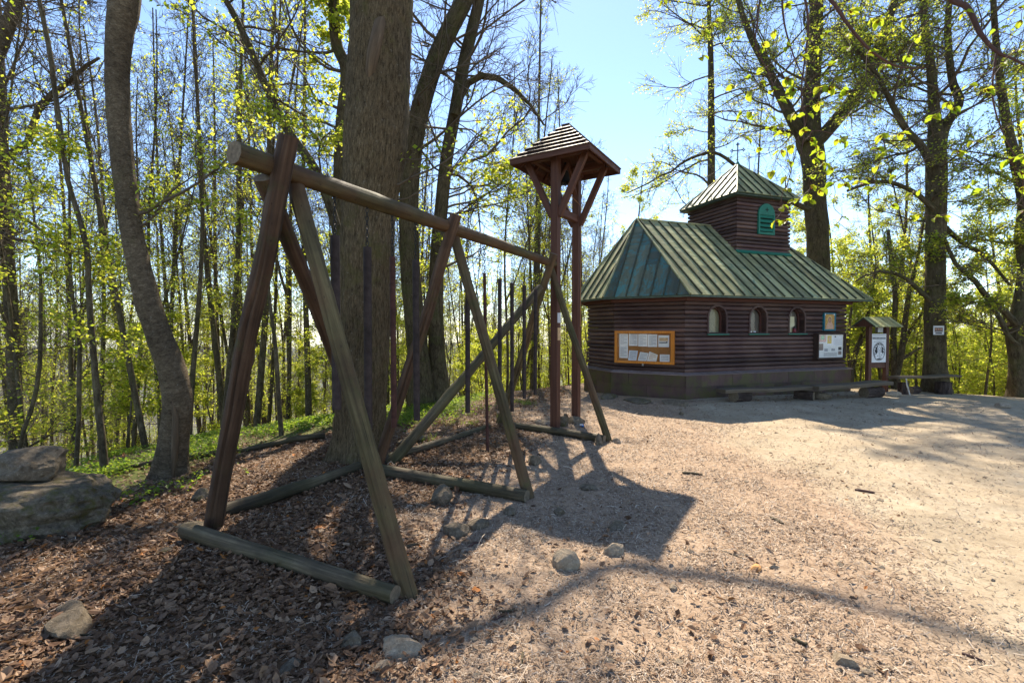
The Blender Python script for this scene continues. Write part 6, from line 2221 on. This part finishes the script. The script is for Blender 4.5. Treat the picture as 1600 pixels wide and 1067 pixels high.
def in_chapel(x, y):
    u = (x - CO[0]) * AX[0] + (y - CO[1]) * AX[1]
    v = (x - CO[0]) * PR[0] + (y - CO[1]) * PR[1]
    return (u > -1.3) & (u < CL + 0.1) & (v > -0.05) & (v < CW + 0.1)


def dry_leaves(mb, rg, pos, size):
    """curled brown leaves: two folded halves with a wavy outline"""
    n = len(pos)
    up = nrm(np.stack([rg.normal(0, 0.36, n), rg.normal(0, 0.36, n), np.ones(n)], -1))
    a = rg.uniform(0, 2 * math.pi, n)
    d0 = np.stack([np.cos(a), np.sin(a), np.zeros(n)], -1)
    d = nrm(d0 - up * (d0 * up).sum(-1, keepdims=True))
    s = np.cross(up, d)
    L = size * rg.lognormal(0, 0.32, n)[:, None]
    wv = L * rg.uniform(0.16, 0.40, n)[:, None]
    fold = rg.uniform(-0.4, 0.8, n)[:, None] * wv
    curl = rg.uniform(-0.15, 0.28, n)[:, None] * L
    pt = lambda t, w_, h_: pos + d * L * t + s * wv * w_ + up * (fold * abs(w_) + curl * (2 * t - 1) ** 2 * h_)
    j = lambda: rg.uniform(0.75, 1.15, (n, 1))
    V = np.stack([pt(0, 0, 1), pt(0.5, 0, 0), pt(1, 0, 1), pt(0.28, 0.85 , 1) * 1.0, pt(0.68, 0.9, 1), pt(0.3, -0.85, 1), pt(0.7, -0.8, 1)], 1)
    k = np.arange(n)[:, None] * 7
    r = np.clip(rg.beta(2, 2.2, n), 0, 0.97)
    r = np.where(rg.random(n) < 0.012, 1.0, r)
    q = [k + np.array([[0, 3, 4]]), k + np.array([[0, 4, 1]]), k + np.array([[1, 4, 2]]), k + np.array([[0, 6, 5]]), k + np.array([[0, 1, 6]]), k + np.array([[1, 2, 6]])]
    mb.add(V.reshape(-1, 3), np.concatenate(q), None, 0, np.tile(r, 6))


rg = np.random.default_rng(5)
x, y = field(230000, -56, 40, 1.3, 24, rg, 0)
c, dz_, gr = zones(x, y)
pr_ = (1 - 0.98 * c) * (1 - 0.6 * gr)
# leaves drift against the front of the chapel and the benches
u = (x - CO[0]) * AX[0] + (y - CO[1]) * AX[1]; v = (x - CO[0]) * PR[0] + (y - CO[1]) * PR[1]
pr_ = np.maximum(pr_, 0.55 * np.exp(-((v + 0.35) / 0.45) ** 2) * sst(0.6, 2.2, u) * (1 - sst(6.5, 8.0, u)))
pr_ = np.maximum(pr_, 0.006)
pr_ *= 0.35 + 0.9 * np.clip(0.55 + 0.9 * vnoise(x / 0.5, y / 0.5, 41), 0, 1)
k = (rg.random(len(x)) < pr_) & ~in_chapel(x, y) & (np.hypot(x, y) > 1.4) & off_stones(x, y)
x, y = x[k], y[k]
z = zg(x, y) + rg.uniform(0.002, 0.022, len(x))
mb = MB()
dry_leaves(mb, rg, np.stack([x, y, z], -1), 0.037)
mb.build("leaf_litter", M['deadleaf'], kind="stuff")


def strips(mb, rg, x, y, L, wd_, lift=0.004):
    n = len(x)
    a = rg.uniform(0, math.pi, n)
    d = np.stack([np.cos(a), np.sin(a), rg.normal(0, 0.22, n)], -1)
    s = np.stack([-np.sin(a), np.cos(a), rg.normal(0, 0.4, n)], -1)
    L, wd_ = L[:, None], wd_[:, None]
    c_ = np.stack([x, y, zg(x, y) + lift + np.abs(d[:, 2]) * L[:, 0] * 0.4], -1)
    bend = np.stack([np.zeros(n), np.zeros(n), rg.uniform(0, 0.25, n)], -1) * L + s * rg.normal(0, 0.12, (n, 1)) * L
    a0, a1, mid_ = c_ - d * L / 2, c_ + d * L / 2, c_ + bend
    V = np.stack([a0 - s * wd_ / 2, a0 + s * wd_ / 2, mid_ - s * wd_ / 2, mid_ + s * wd_ / 2, a1 - s * wd_ / 2, a1 + s * wd_ / 2], 1)
    k = np.arange(n)[:, None] * 6
    f = np.concatenate([k + np.array([[0, 1, 3, 2]]), k + np.array([[2, 3, 5, 4]])])
    r = rg.random(n)
    mb.add(V.reshape(-1, 3), f, None, 0, np.concatenate([r, r]))


xa, ya = field(240000, -56, 52, 1.3, 12, rg, 0)
az_, d_ = np.radians(rg.uniform(-45, 50, 150000)), rg.uniform(3.5, 14, 150000)
x, y = np.concatenate([xa, d_ * np.sin(az_)]), np.concatenate([ya, d_ * np.cos(az_)])
c, dz_, gr = zones(x, y)
pr_ = (0.42 + 0.58 * c) * (1 - 0.80 * dz_) * (1 - gr)
pr_ *= 0.3 + 0.9 * np.clip(0.55 + 0.9 * vnoise(x / 0.35, y / 0.35, 43), 0, 1)
k = (rg.random(len(x)) < pr_) & ~in_chapel(x, y) & off_stones(x, y)
x, y = x[k], y[k]
mb = MB()
strips(mb, rg, x, y, rg.lognormal(math.log(0.020), 0.6, len(x)) * (0.8 + 0.05 * np.hypot(x, y)), rg.uniform(0.0015, 0.0048, len(x)) * (0.8 + 0.10 * np.hypot(x, y)))
mb.build("wood_chips", M['straw'], kind="stuff")
# pebbles
x, y = field(5000, -50, 52, 1.5, 14, rg, 0)
k = ~in_chapel(x, y) & (crest_s(x, y) < -1)
x, y = x[k], y[k]
n = len(x)
oc = np.array([[1, 0, 0], [-1, 0, 0], [0, 1, 0], [0, -1, 0], [0, 0, 1], [0, 0, -1]], float)
of = np.array([[0, 2, 4], [2, 1, 4], [1, 3, 4], [3, 0, 4], [2, 0, 5], [1, 2, 5], [3, 1, 5], [0, 3, 5]])
sz = rg.lognormal(math.log(0.008), 0.5, n)
V = np.stack([x, y, zg(x, y) + sz * 0.2], -1)[:, None] + oc[None] * sz[:, None, None] * rg.uniform(0.5, 1.2, (n, 6, 1)) * np.array([1.2, 1, 0.6])
mb = MB(); mb.add(V.reshape(-1, 3), (np.arange(n)[:, None, None] * 6 + of[None]).reshape(-1, 3), None, 0, 0.5, False)
mb.build("pebbles", M['stone_pale'], kind="stuff")
# a few tufts of new grass in the litter
mb = MB()
for (px, py, nb2) in ((808, 629, 70), (823, 632, 90), (786, 652, 40), (700, 662, 60), (664, 690, 50), (736, 664, 60)):
    p = gp(px, py)
    gx, gy = p[0] + rg.normal(0, 0.09, nb2), p[1] + rg.normal(0, 0.09, nb2)
    b0 = np.stack([gx, gy, zg(gx, gy)], -1)
    hh = rg.uniform(0.05, 0.13, nb2)[:, None]
    dr = np.stack([rg.normal(0, .45, nb2), rg.normal(0, .45, nb2), np.ones(nb2)], -1)
    sd_ = np.stack([rg.normal(0, 1, nb2), rg.normal(0, 1, nb2), np.zeros(nb2)], -1)
    sd_ = nrm(sd_) * 0.004
    V = np.stack([b0 - sd_, b0 + sd_, b0 + dr * hh], 1)
    mb.add(V.reshape(-1, 3), np.arange(nb2 * 3).reshape(-1, 3), None, 0, rg.random(nb2))
mb.build("grass_tufts", M['herb'], kind="stuff")
# green herbs on the slope edge and under the trees
x, y = field(70000, -56, 8, 4.0, 26, rg, 0)
s = crest_s(x, y)
c, dz_, gr = zones(x, y)
pr_ = gr * np.clip(0.35 + 1.3 * vnoise(x / 0.8, y / 0.8, 45), 0, 1)
k = rg.random(len(x)) < pr_
x, y = x[k], y[k]
mb = MB()
cl = rg.integers(3, 7, len(x))
xx_, yy_ = np.repeat(x, cl) + rg.normal(0, 0.05, cl.sum()), np.repeat(y, cl) + rg.normal(0, 0.05, cl.sum())
add_leaves(mb, rg, np.stack([xx_, yy_, zg(xx_, yy_) + rg.uniform(0.02, 0.13, len(xx_))], -1), 0.042, 0.6, 0, True)
mb.build("ground_herbs", M['herb'], kind="stuff")

# ------------------------------------------------------------------ thin spring haze over the valley
mh = bpy.data.materials.new("valley haze")
mh.use_nodes = True
mh.node_tree.nodes.remove(mh.node_tree.nodes["Principled BSDF"])
pv = mh.node_tree.nodes.new("ShaderNodeVolumePrincipled")
pv.inputs["Color"].default_value = (0.72, 0.85, 1.0, 1)
pv.inputs["Density"].default_value = 0.00013
pv.inputs["Anisotropy"].default_value = 0.0
mh.node_tree.links.new(pv.outputs[0], mh.node_tree.nodes["Material Output"].inputs["Volume"])
zl = min(v.co.z for v in bpy.data.objects["ground"].data.vertices) - 1
mb = MB()
mb.box((0, 0, (zl + 26) / 2), (6500, 6500, 26 - zl))
mb.build("haze", mh, kind="stuff")
